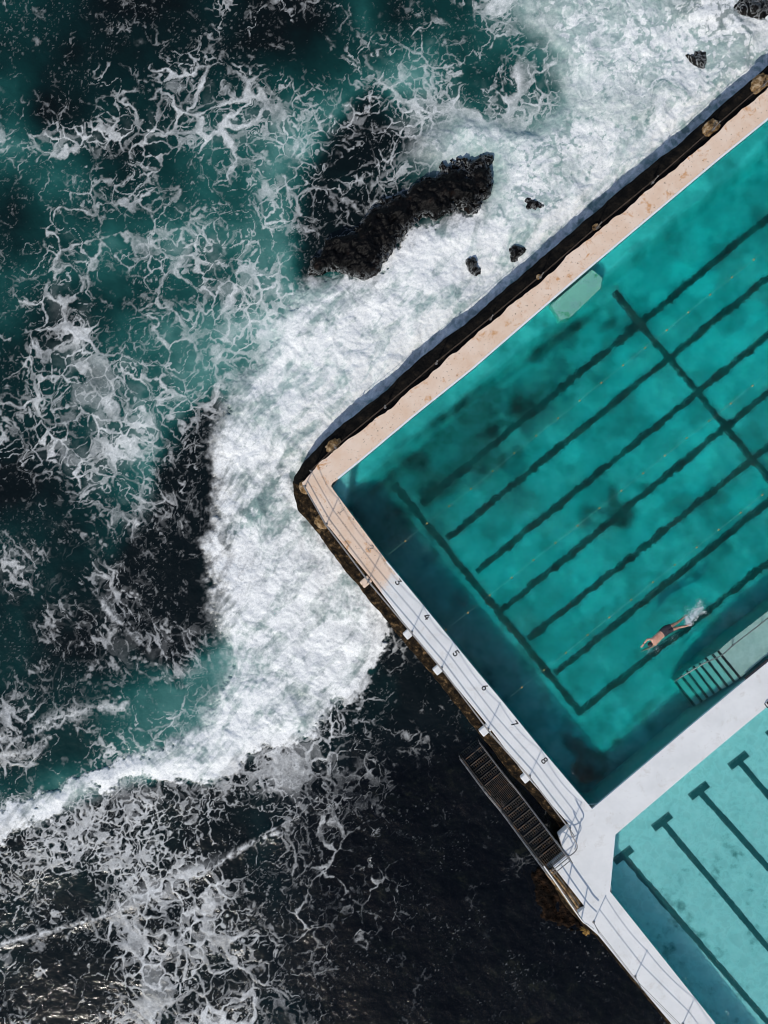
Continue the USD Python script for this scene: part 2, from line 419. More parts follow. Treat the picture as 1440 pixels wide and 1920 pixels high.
def sdf(poly, u, v, pad=160):
    """signed distance (positive inside) to an outline in map units"""
    s = 4
    w, h = (1440 + 2 * pad) // s, (1920 + 2 * pad) // s
    im = Image.new("L", (w, h))
    ImageDraw.Draw(im).polygon([((x + pad) / s, (y + pad) / s) for x, y in poly], fill=1)
    a = np.asarray(im)
    d = (ndimage.distance_transform_edt(a) - ndimage.distance_transform_edt(1 - a)) * s
    d = ndimage.gaussian_filter(d, 1.0)
    return ndimage.map_coordinates(d, [np.clip((v + pad) / s, 0, h - 1), np.clip((u + pad) / s, 0, w - 1)], order=1)

# the breaking surf, its outline walked from the reef down to the shore break and back along the wall
SURF = [(568, 535), (535, 590), (500, 650), (470, 695), (440, 715), (420, 745), (412, 775), (398, 800), (390, 850), (400, 905), (398, 960), (384, 1005), (380, 1050), (392, 1100), (398, 1150),
        (415, 1195), (440, 1215), (425, 1260), (400, 1310), (370, 1360), (300, 1400), (235, 1425), (190, 1434), (120, 1468), (50, 1502), (-40, 1530), (-150, 1580), (-150, 1660), (-40, 1602),
        (55, 1556), (125, 1516), (165, 1484), (208, 1492), (240, 1470), (330, 1460), (408, 1474), (470, 1426), (492, 1398), (520, 1398), (580, 1384), (612, 1350), (628, 1316), (650, 1335),
        (690, 1288), (705, 1240), (735, 1200), (728, 1168), (800, 1000), (900, 850), (1500, 300), (1600, 60), (1250, 200), (1000, 420), (900, 390), (760, 440), (700, 520), (640, 510)]
UPPER = [(960, -150), (970, -40), (1000, 40), (1050, 100), (1060, 190), (980, 240), (870, 225), (800, 250), (790, 290), (860, 290), (935, 300), (950, 350), (900, 400), (930, 480), (1000, 620), (1500, 260), (1700, 100), (1700, -150)]
REEF = [(572, 530), (560, 470), (556, 410), (580, 340), (620, 270), (660, 200), (700, 175), (735, 230), (765, 260), (700, 320), (640, 350), (740, 360), (700, 400), (740, 440), (700, 520), (620, 505)]
SHELF = [(405, 745), (372, 790), (330, 850), (292, 900), (290, 950), (240, 1020), (200, 1100), (230, 1200), (330, 1260), (400, 1190), (384, 1090), (380, 1010), (398, 960), (400, 900), (390, 850), (400, 800), (415, 770)]

SOUTH = [(-150, 1640), (0, 1584), (125, 1524), (230, 1484), (330, 1470), (408, 1482), (492, 1404), (580, 1392), (628, 1332), (690, 1292), (735, 1204), (722, 1150), (760, 1100), (1300, 1900), (1300, 2080), (-150, 2080)]

def sea_fields(u, v):
    wx, wy = fb(u / 170, v / 170, 4, 1) - 0.5, fb(u / 170, v / 170, 4, 7) - 0.5
    qx, qy = fb(u / 46, v / 46, 4, 13) - 0.5, fb(u / 46, v / 46, 4, 19) - 0.5
    c = sample(COVER, u + 55 * wx + 16 * qx, v + 55 * wy + 16 * qy) / 9
    tone = np.clip(1.22 * sample(TONE, u + 40 * wx, v + 40 * wy) / 9, 0, 1) * (1 - ss(-30, 14, sdf(SOUTH, u, v) + 30 * (fb(u / 34, v / 34, 3, 3) - 0.5)))
    # --- the surf, a thick white mass with a ragged feathered edge
    fe = fb(u / 34, v / 34, 5, 3) - 0.5
    fine = fb(u / 9, v / 9, 3, 31) - 0.5
    d_surf = sdf(SURF, u, v) + 42 * fe + 34 * fine + 10 * (fb(u / 4, v / 4, 2, 33) - 0.5)
    d_reef = sdf(REEF, u, v) + 30 * fe
    c = c * (1 - 0.2 * ss(-10, 20, d_reef))
    d_up = sdf(UPPER, u, v) + 120 * wx + 40 * fe + 10 * fine
    front = ss(1330, 1200, v) * ss(700, 560, u)            # western edge is softer than the front
    soft_w = ss(1180, 1230, v) * ss(1420, 1330, v) * ss(470, 380, u)
    wsurf = ss(-4 - 20 * soft_w - 10 * front, 10 + 30 * soft_w + 26 * front, d_surf)
    wup = ss(-40, 60, d_up)
    white = np.maximum(wsurf, wup * 0.97)
    # --- lace: cells of open water between foam threads, at three sizes, the cells unequal and drawn out
    big = fb(u / 120, v / 120, 4, 41)
    n1 = fb(u / 26, v / 26, 4, 23) - 0.5
    n2 = fb(u / 7, v / 7, 3, 29) - 0.5
    mx, my = fb(u / 17, v / 17, 3, 37) - 0.5, fb(u / 17, v / 17, 3, 43) - 0.5
    cc = np.clip((0.76 + 0.12 * ss(1440, 1520, v)) * c + 0.8 * (big - 0.5) + 0.3 * n1, 0, 1) * ss(0.02, 0.16, c)

    south = ss(1440, 1520, v)
    patch = fb((u + 50 * qx) / 52, (v + 50 * qy) / 52, 4, 141) - 0.5

    def web(x, y, size, seed, thr, soft, rough):
        f1, f2 = worley(x / size, y / size, seed, 0.55)
        e = f2 - f1
        e = np.minimum(e, 0.75 * np.clip(f2 + 0.12, 0, 9))
        return ss(0.7 * soft, -0.5 * soft, e + rough * (n1 + 0.7 * n2) - thr - (0.11 + 0.38 * cc) * (1 - 0.3 * south) * patch)
    fine_s = south * ss(12, -14, v - (1772 - 0.40 * u) + 20 * n1)
    l0 = web(u + 70 * wx + 44 * qx + 8 * mx, v + 70 * wy + 44 * qy + 8 * my, 62, 2, -0.055 + 0.42 * cc ** 1.4, 0.08, 0.24) * (1 - fine_s)
    l1 = web(u + 50 * wx + 30 * qx + 10 * mx, v + 50 * wy + 30 * qy + 10 * my, 31, 6, -0.075 + 0.42 * cc ** 1.4, 0.09, 0.30) * (1 - fine_s)
    l2 = web(u + 34 * qx + (13 + 8 * fine_s) * mx, v + 34 * qy + (13 + 8 * fine_s) * my, 15, 5, -0.155 + (0.42 + 0.12 * fine_s) * cc ** 1.4, 0.11, 0.52) * 0.85
    l3 = (1 - 0.55 * fine_s) * web(u + 16 * qx + 8 * mx, v + 16 * qy + 8 * my, 7.5, 9, -0.27 + (0.50 + 0.10 * fine_s) * cc ** 1.5, 0.16, 0.5) * 0.45
    # stretched lace that runs down the backwash
    a, b = u * 0.86 - v * 0.5, u * 0.5 + v * 0.86
    ls = web(a + 36 * qx + 30 * wx + 8 * mx, (b + 60 * wx + 30 * qy) * 0.26, 19, 4, -0.16 + 0.42 * cc, 0.14, 0.55)
    streak = ss(900, 1000, v + 40 * wx) * ss(1330, 1240, v) * ss(480, 380, u + 30 * wy) * 0.85
    # wisps: thin threads where a warped field crosses its mean
    th = np.abs(fb((u + 80 * qx) / 64, (v + 80 * qy) / 64, 4, 121) - 0.5)
    thread = ss(0.022, 0.004, th + 0.03 * n2) * ss(0.1, 0.4, cc + 0.6 * n1) * 0.8
    sel = ss(0.40, 0.60, fb(u / 150, v / 150, 3, 131))
    lace = np.maximum(np.maximum(l0 * (0.35 + 0.65 * sel), l1 * (1 - 0.6 * sel)), np.maximum(np.maximum(l2, l3), thread))
    lace = lace * (1 - streak) + np.maximum(np.maximum(ls, l2 * 0.7), l3 * 0.5) * streak
    strength = np.clip(0.46 + 0.28 * cc + 0.5 * n1 + 0.6 * n2 + 0.3 * patch, 0.16, 0.80)
    film = ss(0.45, 0.95, cc + 0.4 * n1) * 0.15 * ss(0.05, 0.4, tone)
    foam = np.clip(np.maximum(lace * strength, film), 0, 1)
    fleck = ss(0.72, 0.84, vn(u / 2.3, v / 2.3, 151) * 0.6 + vn(u / 5.3, v / 5.3, 152) * 0.4) * ss(0.42, 0.62, fb(u / 70, v / 70, 3, 153)) * (0.16 * south + 0.12) * (1 - ss(0.5, 0.8, c))
    foam = np.maximum(foam, fleck)
    # choppy chaos inside the upper white water: windows of teal
    win = ss(0.50, 0.34, fb((u + 50 * qx) / 62, (v + 50 * qy) / 62, 5, 61) - 0.22 * l2 - 0.2 * l1 + 0.12 + 0.3 * n2)
    holes = win * wup * (1 - wsurf) * 0.62
    thick = white * (1 - holes)
    # cloudy thinness inside the surf
    cloud = fb((u + 40 * qx) / 70, (v + 40 * qy) / 70, 5, 71)
    wisp = np.abs(fb((u + 60 * qx) / 40, (v + 60 * qy) / 40, 4, 83) - 0.5) * 2
    body = np.clip(1.04 - 0.42 * ss(0.52, 0.30, cloud) - 0.25 * ss(0.14, 0.0, wisp) + 0.5 * n2 + 0.25 * n1, 0.35, 1)
    # flowing white threads over pale water in the churned northern part
    lup = np.maximum(web(u + 60 * wx + 50 * qx + 12 * mx, v + 60 * wy + 50 * qy + 12 * my, 40, 16, 0.05, 0.16, 0.35), 0.8 * web(u + 36 * qx + 12 * mx, v + 36 * qy + 12 * my, 18, 18, 0.0, 0.2, 0.5))
    up = wup * (1 - wsurf)
    body = body * (1 - up) + up * np.clip(0.58 + 0.42 * lup + 0.5 * n1 + 0.4 * n2 + 0.3 * ss(0.45, 0.62, cloud), 0.3, 1)
    # bright streaks drawn out along the run of the surf
    run = fb((u * 0.8 + v * 0.6 + 60 * wx) / 15, (u * -0.6 + v * 0.8 + 40 * wy) / 75, 4, 161, 0.6)
    body = np.clip(body + (0.30 * ss(0.5, 0.7, run) - 0.28 * ss(0.48, 0.30, run)) * wsurf, 0.3, 1)
    # froth darkened in patches along the wall, painting relief into its shadow strip
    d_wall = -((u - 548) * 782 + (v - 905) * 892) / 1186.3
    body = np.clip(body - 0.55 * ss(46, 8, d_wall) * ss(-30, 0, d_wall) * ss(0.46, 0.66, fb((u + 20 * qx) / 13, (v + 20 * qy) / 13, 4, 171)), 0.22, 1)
    foam = np.maximum(foam * (1 - thick), thick * body)
    # --- colour of the water body
    d_shelf = sdf(SHELF, u, v) + 40 * fe
    dark = np.maximum(0.93 * ss(-36, 30, d_reef), ss(-34, 26, d_shelf))
    tone = np.clip(tone + 0.34 * (fb(u / 100, v / 100, 4, 51) - 0.5) + 0.10 * n1, 0, 1) * (1 - dark)
    # water clear enough to see the shelf: south, below the wall
    clear = ss(1330, 1480, v + 0.25 * (u - 700)) * ss(430, 640, u)
    # --- relief
    swell = 0.22 * (fb(u / 260, v / 260, 3, 91) - 0.5) + 0.10 * (fb((u + 20 * qx) / 60, (v + 20 * qy) / 60, 4, 93) - 0.5)
    chop = 0.018 * (fb(u / 11, v / 11, 3, 97) - 0.5)
    lump = fb((u + 18 * qx) / 30, (v + 18 * qy) / 30, 5, 101, 0.58) - 0.5
    ridge = np.sqrt((fb((u + 30 * qx) / 48, (v + 30 * qy) / 48, 4, 103, 0.55) - 0.5) ** 2 + 0.0012) * 2
    hm = np.maximum(ss(-14, 46, sdf(SURF, u, v) + 24 * fe), wup) * ss(0, 0.6, white)
    h = swell + chop + hm * (0.20 + 0.155 * lump + 0.12 * ridge + 0.30 * (fb(u / 100, v / 100, 3, 181) - 0.5)) + 0.014 * foam * (1 - white)
    # the small shore line that runs ahead of the surf and the crest west of it
    for path, w, amp in (([(-60, 1786), (80, 1750), (200, 1716), (300, 1678), (400, 1626), (470, 1580), (520, 1562)], 7, 0.92), ([(500, 1560), (560, 1530), (620, 1470), (618, 1400)], 4, 0.85),
                         ([(-60, 1385), (40, 1382), (110, 1350), (170, 1326), (235, 1322)], 20, 0.8), ([(-30, 1420), (60, 1410), (95, 1380)], 12, 0.7), ([(175, 1110), (205, 1150), (250, 1190), (285, 1225)], 10, 0.85)):
        p = np.array(path, float)
        best = np.full(u.shape, 1e9)
        for q, r in zip(p[:-1], p[1:]):
            t = np.clip(((u - q[0]) * (r - q)[0] + (v - q[1]) * (r - q)[1]) / ((r - q) @ (r - q)), 0, 1)
            best = np.minimum(best, np.hypot(u - q[0] - t * (r - q)[0], v - q[1] - t * (r - q)[1]))
        m = ss(w, -0.3 * w, best + 1.1 * w * (2.4 * n1 + 1.4 * n2) + 0.9 * w * fe) * ss(-0.30, 0.12, n2 + 1.2 * n1 + 0.1)
        foam = np.maximum(foam, m * amp)
        h = h + 0.03 * ss(3 * w, 0, best)
    thickness = np.maximum(white, 0)
    return dict(h=h, foam=foam, tone=tone, clear=clear, white=white, kelp=fb(u / 30, v / 30, 5, 111), dark=dark)
# ---------------------------------------------------------------- outlines, in map units on the deck plane
FAR = np.array([765.0, -644.0])                       # the pools run on towards the land, out of the picture
NW_OUT = [(566, 905), (600, 869), (635, 838), (690, 796), (747, 754), (820, 690), (897, 624), (969, 564), (1080, 470), (1180, 387), (1287, 297), (1355, 238), (1440, 164), (2205, -480)]
NW_IN = [(2205, -418), (1440, 224), (1350, 297), (1300, 339), (1205, 419), (1080, 524), (1036, 562), (886, 692), (781, 776), (676, 864), (634, 898)]
CORNER = [(624, 905), (621, 911), (625, 918)]
SW_IN = [(650, 952), (705, 1025), (725, 1052), (795, 1137), (897, 1262), (937, 1309), (1015, 1405), (1110, 1517)]
WALK_N = [(1296, 1360), (1398, 1275), (1440, 1241), (2205, 597)]
WALK_S = [(2205, 690), (1440, 1324), (1396, 1360), (1297, 1443), (1154, 1565)]
SMALL = [(1154, 1565), (1144, 1672), (1342, 1920), (1842, 2546)]
SAND = NW_OUT + NW_IN + CORNER + SW_IN[:3] + [(690, 1078), (652, 1032), (617, 988), (612, 984), (569, 913)]
WHITE = SW_IN[2:] + WALK_N + WALK_S + SMALL[1:] + [(1770, 2604), (1255, 1915), (1197, 1846), (1122, 1754), (1098, 1733), (1084, 1712), (1097, 1701), (1037, 1624), (1060, 1605), (1048, 1567), (1069, 1548),
                                                    (982, 1450), (910, 1354), (825, 1251), (765, 1178), (690, 1078)]
POOL = [(2205, -418)] + NW_IN[1:] + CORNER + SW_IN + WALK_N
SMALL_POOL = SMALL + [(2500, 2010), (2205, 690)] + WALK_S[1:-1]

def rough_edge(pts, amp, seed, step=7.0, keep=()):
    """a broken, eroded edge"""
    p = resample(pts, step)
    t = np.gradient(p, axis=0)
    n = np.stack([-t[:, 1], t[:, 0]], 1) / (np.linalg.norm(t, axis=1, keepdims=True) + 1e-9)
    w = fb(p[:, 0] / 24, p[:, 1] / 24, 4, seed) - 0.5
    w[0] = w[-1] = 0
    return [tuple(x) for x in p + n * w[:, None] * 2 * amp]

nw_edge = rough_edge(NW_OUT[:-1], 5.0, 140) + [NW_OUT[-1]]
SAND = nw_edge + SAND[len(NW_OUT):]

# ---------------------------------------------------------------- the sea: fine water near the wall, a plain sheet to the horizon
SEA_Z = -2.0
res = 0.034
gx, gy = np.arange(-17.6, 17.6, res), np.arange(-23.2, 23.2, res)
X, Y = np.meshgrid(gx, gy)
hold = Polygon(PP([(585, 905)] + NW_OUT[1:] + [(2205, 700), (1842, 2500)] + [(1255, 1900), (1130, 1745), (1075, 1560), (825, 1240), (690, 1066), (622, 985)])[:, :2]).buffer(-0.3)
cut = contains_xy(hold, X, Y)
keep_v = ~cut
idx = -np.ones(X.shape, int)
idx[keep_v] = np.arange(keep_v.sum())
x, y = X[keep_v], Y[keep_v]
k = CAM_H * PPM / (CAM_H - SEA_Z)
F = sea_fields(720 + x * k, 960 - y * k)
a, b, c, d = idx[:-1, :-1], idx[:-1, 1:], idx[1:, 1:], idx[1:, :-1]
ok = (a >= 0) & (b >= 0) & (c >= 0) & (d >= 0)
quads = np.stack([a[ok], b[ok], c[ok], d[ok]], 1)
sea_v = np.stack([x, y, SEA_Z + F["h"]], 1)
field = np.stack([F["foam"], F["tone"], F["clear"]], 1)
tri = np.vstack([quads[:, [0, 1, 2]], quads[:, [0, 2, 3]]])
nrm = np.zeros_like(sea_v)
fn = np.cross(sea_v[tri[:, 1]] - sea_v[tri[:, 0]], sea_v[tri[:, 2]] - sea_v[tri[:, 0]])
for j in range(3):
    for ax in range(3):
        nrm[:, ax] += np.bincount(tri[:, j], fn[:, ax], len(sea_v))
nrm /= np.linalg.norm(nrm, axis=1, keepdims=True) + 1e-12

def put_sea(name, q, extra=None, **kw):
    used, inv = np.unique(q, return_inverse=True)
    q = inv.reshape(q.shape)
    v, n, at = sea_v[used], nrm[used], field[used]
    f = np.vstack([q[:, [0, 1, 2]], q[:, [0, 2, 3]]])
    if extra is not None:
        ev, ef = extra
        f = np.vstack([f, ef + len(v)])
        v, n = np.vstack([v, ev]), np.vstack([n, np.tile([0, 0, 1.0], (len(ev), 1))])
        at = np.vstack([at, np.tile([0.0, 0.3, 0.0], (len(ev), 1))])
    m = UsdGeom.Mesh.Define(stage, "/World/" + name)
    m.CreatePointsAttr(Vt.Vec3fArray.FromNumpy(v.astype(np.float32)))
    m.CreateFaceVertexCountsAttr(Vt.IntArray.FromNumpy(np.full(len(f), 3, np.int32)))
    m.CreateFaceVertexIndicesAttr(Vt.IntArray.FromNumpy(f.astype(np.int32).ravel()))
    m.CreateSubdivisionSchemeAttr("none")
    m.CreateNormalsAttr(Vt.Vec3fArray.FromNumpy(n.astype(np.float32)))
    m.SetNormalsInterpolation("vertex")
    UsdGeom.PrimvarsAPI(m).CreatePrimvar("field", Sdf.ValueTypeNames.Float3Array, "vertex").Set(Vt.Vec3fArray.FromNumpy(at.astype(np.float32)))
    UsdShade.MaterialBindingAPI.Apply(m.GetPrim()).Bind(sea_m)
    tag(m, **kw)

# rest of the ocean, out to the horizon
xs, ys = np.array([-900, -17.6, 17.55, 900.0]), np.array([-900, -23.2, 23.15, 900.0])
ov = np.array([[px, py, SEA_Z - 0.30] for py in ys for px in xs])
of = [[r * 4 + s, r * 4 + s + 1, (r + 1) * 4 + s + 1, (r + 1) * 4 + s] for r in range(3) for s in range(3) if (r, s) != (1, 1)]
of = np.array(of)
of = np.vstack([of[:, [0, 1, 2]], of[:, [0, 2, 3]]])
surf_q = F["white"][quads].mean(1) > 0.5
lab_surf, n_lab = ndimage.label(np.where(ok, False, False)) if False else (None, 0)
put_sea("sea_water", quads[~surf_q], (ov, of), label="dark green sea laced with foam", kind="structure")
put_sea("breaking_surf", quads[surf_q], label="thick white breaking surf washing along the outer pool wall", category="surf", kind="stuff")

# ---------------------------------------------------------------- reef under the southern water, and far seabed
rx, ry = np.meshgrid(np.arange(-18, 17.4, 0.14), np.arange(-24, -4.0, 0.14))
rz = -2.75 + 1.1 * (fb(rx * 0.45, ry * 0.45, 5, 150, 0.55) - 0.45) + 0.25 * (fb(rx * 2, ry * 2, 4, 155) - 0.5)
rz = np.minimum(rz, -2.16)
nr, nc = rx.shape
i, j = np.meshgrid(np.arange(nr - 1), np.arange(nc - 1), indexing="ij")
q4 = np.stack([i * nc + j, i * nc + j + 1, (i + 1) * nc + j + 1, (i + 1) * nc + j], -1).reshape(-1, 4)
put("rock_shelf", (np.stack([rx, ry, rz], -1).reshape(-1, 3), q4), reef_m, smooth=True, label="dark kelp covered rock shelf under the clear water below the pool wall", kind="structure")

# ---------------------------------------------------------------- paved decks
def deck(name, outline, m, label, thick=0.5):
    pg = Polygon(PP(outline)[:, :2])
    if not pg.is_valid:
        pg = pg.buffer(0)
    body = trimesh.creation.extrude_polygon(pg, thick, engine="earcut")
    body.apply_translation([0, 0, -thick])
    return put(name, body, m, label=label, kind="structure")

sand_deck = deck("sandy_deck", SAND, sand_m, "sand coloured weathered concrete deck between the surf and the big pool")
white_deck = deck("white_deck", WHITE, white_m, "white painted concrete deck along the sea side and between the two pools")
far_deck = deck("end_deck", [(2205, -480), (2300, -370), (2300, 690), (2600, 2010), (1890, 2640), (1770, 2604), (1842, 2546), (2500, 2010), (2205, 690)], white_m, "white concrete deck at the land end of the pools")

# narrow pale lip along the pool edges
def lip(pts, side, w=0.09):
    p = resample(PP(pts)[:, :2], 0.4)
    t = np.gradient(p, axis=0)
    n = np.stack([-t[:, 1], t[:, 0]], 1) / np.linalg.norm(t, axis=1, keepdims=True) * side
    rows = [np.c_[p, np.full(len(p), -0.30)], np.c_[p, np.full(len(p), 0.004)], np.c_[p + n * w * 0.85, np.full(len(p), 0.012)], np.c_[p + n * w, np.full(len(p), 0.0)]]
    # the lip stands 10 mm proud into the pool
    rows[0][:, :2] -= n * 0.010
    rows[1][:, :2] -= n * 0.010
    v = np.vstack(rows)
    m = len(p)
    f = [[r * m + s, r * m + s + 1, (r + 1) * m + s + 1, (r + 1) * m + s] for r in range(3) for s in range(m - 1)]
    return trimesh.Trimesh(v, np.vstack([np.array(f)[:, [0, 1, 2]], np.array(f)[:, [0, 2, 3]]]), process=False)

put("pool_lip", lip(NW_IN, -1, 0.07), lip_m, sand_deck)
put("pool_lip", lip(SW_IN[2:], -1, 0.05), lip_m, white_deck)

# ---------------------------------------------------------------- pool walls, floors and water
def wall_strip(pts, z0, z1):
    p = resample(PP(pts)[:, :2], 0.5)
    m = len(p)
    v = np.vstack([np.c_[p, np.full(m, z0)], np.c_[p, np.full(m, z1)]])
    f = np.array([[s, s + 1, m + s + 1, m + s] for s in range(m - 1)])
    return trimesh.Trimesh(v, np.vstack([f[:, [0, 1, 2]], f[:, [0, 2, 3]]]), process=False)

inset = lambda pts: [tuple(np.array([720 + x * PPM, 960 - y * PPM])) for x, y in Polygon(PP(pts)[:, :2]).buffer(-0.005, join_style=2).exterior.coords]
put("pool_wall", wall_strip(inset(POOL), -0.05, -2.4), wall_m, kind="structure", label="painted inner wall of the big pool")
put("pool_wall", wall_strip(inset(SMALL_POOL), -0.05, -2.4), wall_m, kind="structure", label="painted inner wall of the small pool")

A0 = P(622, 908)[:2]
D1 = (P(1440, 224) - P(622, 908))[:2]; D1 /= np.linalg.norm(D1)          # along the lanes
D2 = (P(1110, 1517) - P(622, 908))[:2]; D2 /= np.linalg.norm(D2)         # across the lanes

def map_of(xy, z):
    k = CAM_H * PPM / (CAM_H - z)
    return 720 + xy[..., 0] * k, 960 - xy[..., 1] * k

def blob(u, v, cx, cy, rx, ry, deg=0.0, soft=0.5):
    a = math.radians(deg)
    du, dv = u - cx, v - cy
    e = np.hypot((du * math.cos(a) + dv * math.sin(a)) / rx, (-du * math.sin(a) + dv * math.cos(a)) / ry)
    return ss(1 + soft, 1 - soft, e + 0.5 * (fb(u / 14, v / 14, 4, 160) - 0.5))

s_, t_ = np.meshgrid(np.arange(-0.5, 41, 0.11), np.arange(-0.6, 17.8, 0.11))
fxy = A0 + s_[..., None] * D1 + t_[..., None] * D2
DEEP = 1.95
fu, fv = map_of(fxy, -DEEP)
wob = 0.35 * (fb(s_ * 0.5, t_ * 0.5, 4, 171) - 0.5)
fz = np.full(s_.shape, -DEEP) + 0.05 * (fb(s_ * 0.7, t_ * 0.7, 3, 170) - 0.5)
bench = ss(1.15, 0.55, t_ + wob * ss(3, 7, s_)) 
fz = fz + bench * (DEEP - 1.05)
corner = ss(1.15, 0.85, 0.75 * s_ + 0.9 * t_)
fz = np.maximum(fz, -DEEP + corner * (DEEP - 0.55))
pale = np.full(s_.shape, 0.55) + 0.30 * (fb(s_ * 0.35, t_ * 0.35, 4, 173) - 0.5)
pale += 0.24 * ss(.50, .66, fb(s_ * 0.9, t_ * 0.9, 5, 177, 0.6)) * ss(4, 9, s_ + 0.5 * t_) - 0.16 * ss(.50, .66, fb(s_ * 0.7 + 9, t_ * 0.7, 5, 178, 0.6))
pale += 0.10 * bench
# floor darker along the north-west side and in the corner
dark = ss(5.0, 3.0, t_ + 0.8 * (fb(s_ * 0.3, t_ * 0.3, 3, 175) - 0.5)) * ss(0.95, 1.3, t_) * ss(17, 10, s_)
pale -= 0.33 * dark
pale -= 0.13 * ss(3.2, 1.6, s_) * ss(0.7, 1.5, t_)  # shadow band of the south-west wall deepened in the floor colour
for cx, cy, r1, r2, dg, amt in ((1275, 510, 24, 20, -20, .42), (1233, 560, 18, 12, -30, .36), (1200, 548, 12, 10, 0, .25), (1250, 614, 20, 20, 0, .22), (1322, 530, 34, 14, -38, .22), (1180, 655, 26, 14, -38, .18), (775, 950, 18, 40, -35, .24),
                                (1060, 880, 60, 28, -38, .10), (1340, 700, 80, 40, -38, .14), (1400, 640, 60, 40, -38, .16), (1330, 870, 60, 30, -38, .12), (1000, 1010, 60, 30, -38, .08), (1100, 1120, 80, 30, -38, .10), (960, 1195, 16, 14, 0, .22), (1200, 1330, 70, 26, -38, .22),
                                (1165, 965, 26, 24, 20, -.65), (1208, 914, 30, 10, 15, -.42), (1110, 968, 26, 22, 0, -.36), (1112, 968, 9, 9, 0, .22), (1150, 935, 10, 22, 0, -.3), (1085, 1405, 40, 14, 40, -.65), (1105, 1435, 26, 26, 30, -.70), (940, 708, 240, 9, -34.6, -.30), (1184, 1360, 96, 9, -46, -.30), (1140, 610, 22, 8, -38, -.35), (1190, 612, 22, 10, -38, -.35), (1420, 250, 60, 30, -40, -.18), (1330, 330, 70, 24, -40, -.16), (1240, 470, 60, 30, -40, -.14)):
    pale += amt * blob(fu, fv, cx, cy, r1, r2, dg)  # the long dark blob near the walkway paints in a shadow edge
q4 = lambda n, m: np.stack([(np.arange(n - 1)[:, None] * m + np.arange(m - 1)).ravel() + k for k in (0, m, m + 1, 1)], 1)
def floor_mesh(xy, z):
    n, m = z.shape
    return np.concatenate([xy, z[..., None]], -1).reshape(-1, 3), q4(n, m)
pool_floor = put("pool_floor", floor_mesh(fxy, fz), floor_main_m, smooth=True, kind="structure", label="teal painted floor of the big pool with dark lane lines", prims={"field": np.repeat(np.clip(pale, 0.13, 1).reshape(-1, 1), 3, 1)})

def body(outline, top, bottom):
    pg = Polygon(PP(outline)[:, :2]).buffer(0.03, join_style=2)
    m = trimesh.creation.extrude_polygon(pg, top - bottom, engine="earcut")
    m.apply_translation([0, 0, bottom])
    return m
POOL_Z = -0.14
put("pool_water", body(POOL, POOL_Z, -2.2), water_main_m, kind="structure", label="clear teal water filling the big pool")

B0 = P(1154, 1565)[:2]
s2, t2 = np.meshgrid(np.arange(-3.2, 36, 0.12), np.arange(-0.4, 30, 0.12))
gxy = B0 + s2[..., None] * D1 + t2[..., None] * D2
SDEEP = 1.45
gu, gv = map_of(gxy, -SDEEP)
gz = np.full(s2.shape, -SDEEP)
pl = 0.78 + 0.22 * (fb(s2 * 0.6, t2 * 0.6, 4, 181) - 0.5) - 0.30 * ss(.50, .72, fb(s2 * 1.1, t2 * 1.1, 4, 183)) * ss(2.5, 4, t2) - 0.35 * ss(.60, .78, fb(s2 * 2.3, t2 * 2.3, 4, 187)) * ss(2.2, 4, t2) * ss(6.5, 3.5, s2)
small_floor = put("pool_floor", floor_mesh(gxy, gz), floor_small_m, smooth=True, kind="structure", label="pale aqua floor of the small pool with dark T shaped lane lines", prims={"field": np.repeat(np.clip(pl, 0, 1).reshape(-1, 1), 3, 1)})
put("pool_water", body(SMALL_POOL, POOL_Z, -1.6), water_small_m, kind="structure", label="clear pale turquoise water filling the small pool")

def stripe(a, b, w, z, lift=0.012, wob=0.0, seed=0):
    """a painted line on a pool floor, its edges slightly uneven"""
    p = resample(np.array([P(*a, z), P(*b, z)]), 0.03)
    t = (p[-1] - p[0])[:2]; t /= np.linalg.norm(t)
    n = np.array([-t[1], t[0]])
    l = np.linspace(0, 1, len(p)) * np.linalg.norm(p[-1] - p[0])
    e1, e2 = (wob * 2 * (0.4 + 1.3 * fb(l * 0.5, l * 0 + 3.3 * seed, 2, 193)) * (0.62 * fb(l * 1.6 + 31 * k, l * 0 + 7.7 * seed, 4, 190, 0.6) + 0.38 * fb(l * 7.5 + 31 * k, l * 0 + 7.7 * seed, 2, 191) - 0.5) for k in (1, 2))
    up = np.full(len(p), z + lift)
    v = np.vstack([np.c_[p[:, :2] + n * (w / 2 + e1)[:, None], up], np.c_[p[:, :2] - n * (w / 2 - e2)[:, None], up],
                   np.c_[p[:, :2] + n * (w / 2 + e1)[:, None], up - 0.05], np.c_[p[:, :2] - n * (w / 2 - e2)[:, None], up - 0.05]])
    m = len(p)
    f = []
    for s in range(m - 1):
        f += [[s, m + s, m + s + 1, s + 1], [2 * m + s, s, s + 1, 2 * m + s + 1], [m + s, 3 * m + s, 3 * m + s + 1, m + s + 1]]
    f = np.array(f)
    return trimesh.Trimesh(v, np.vstack([f[:, [0, 1, 2]], f[:, [0, 2, 3]]]), process=False)

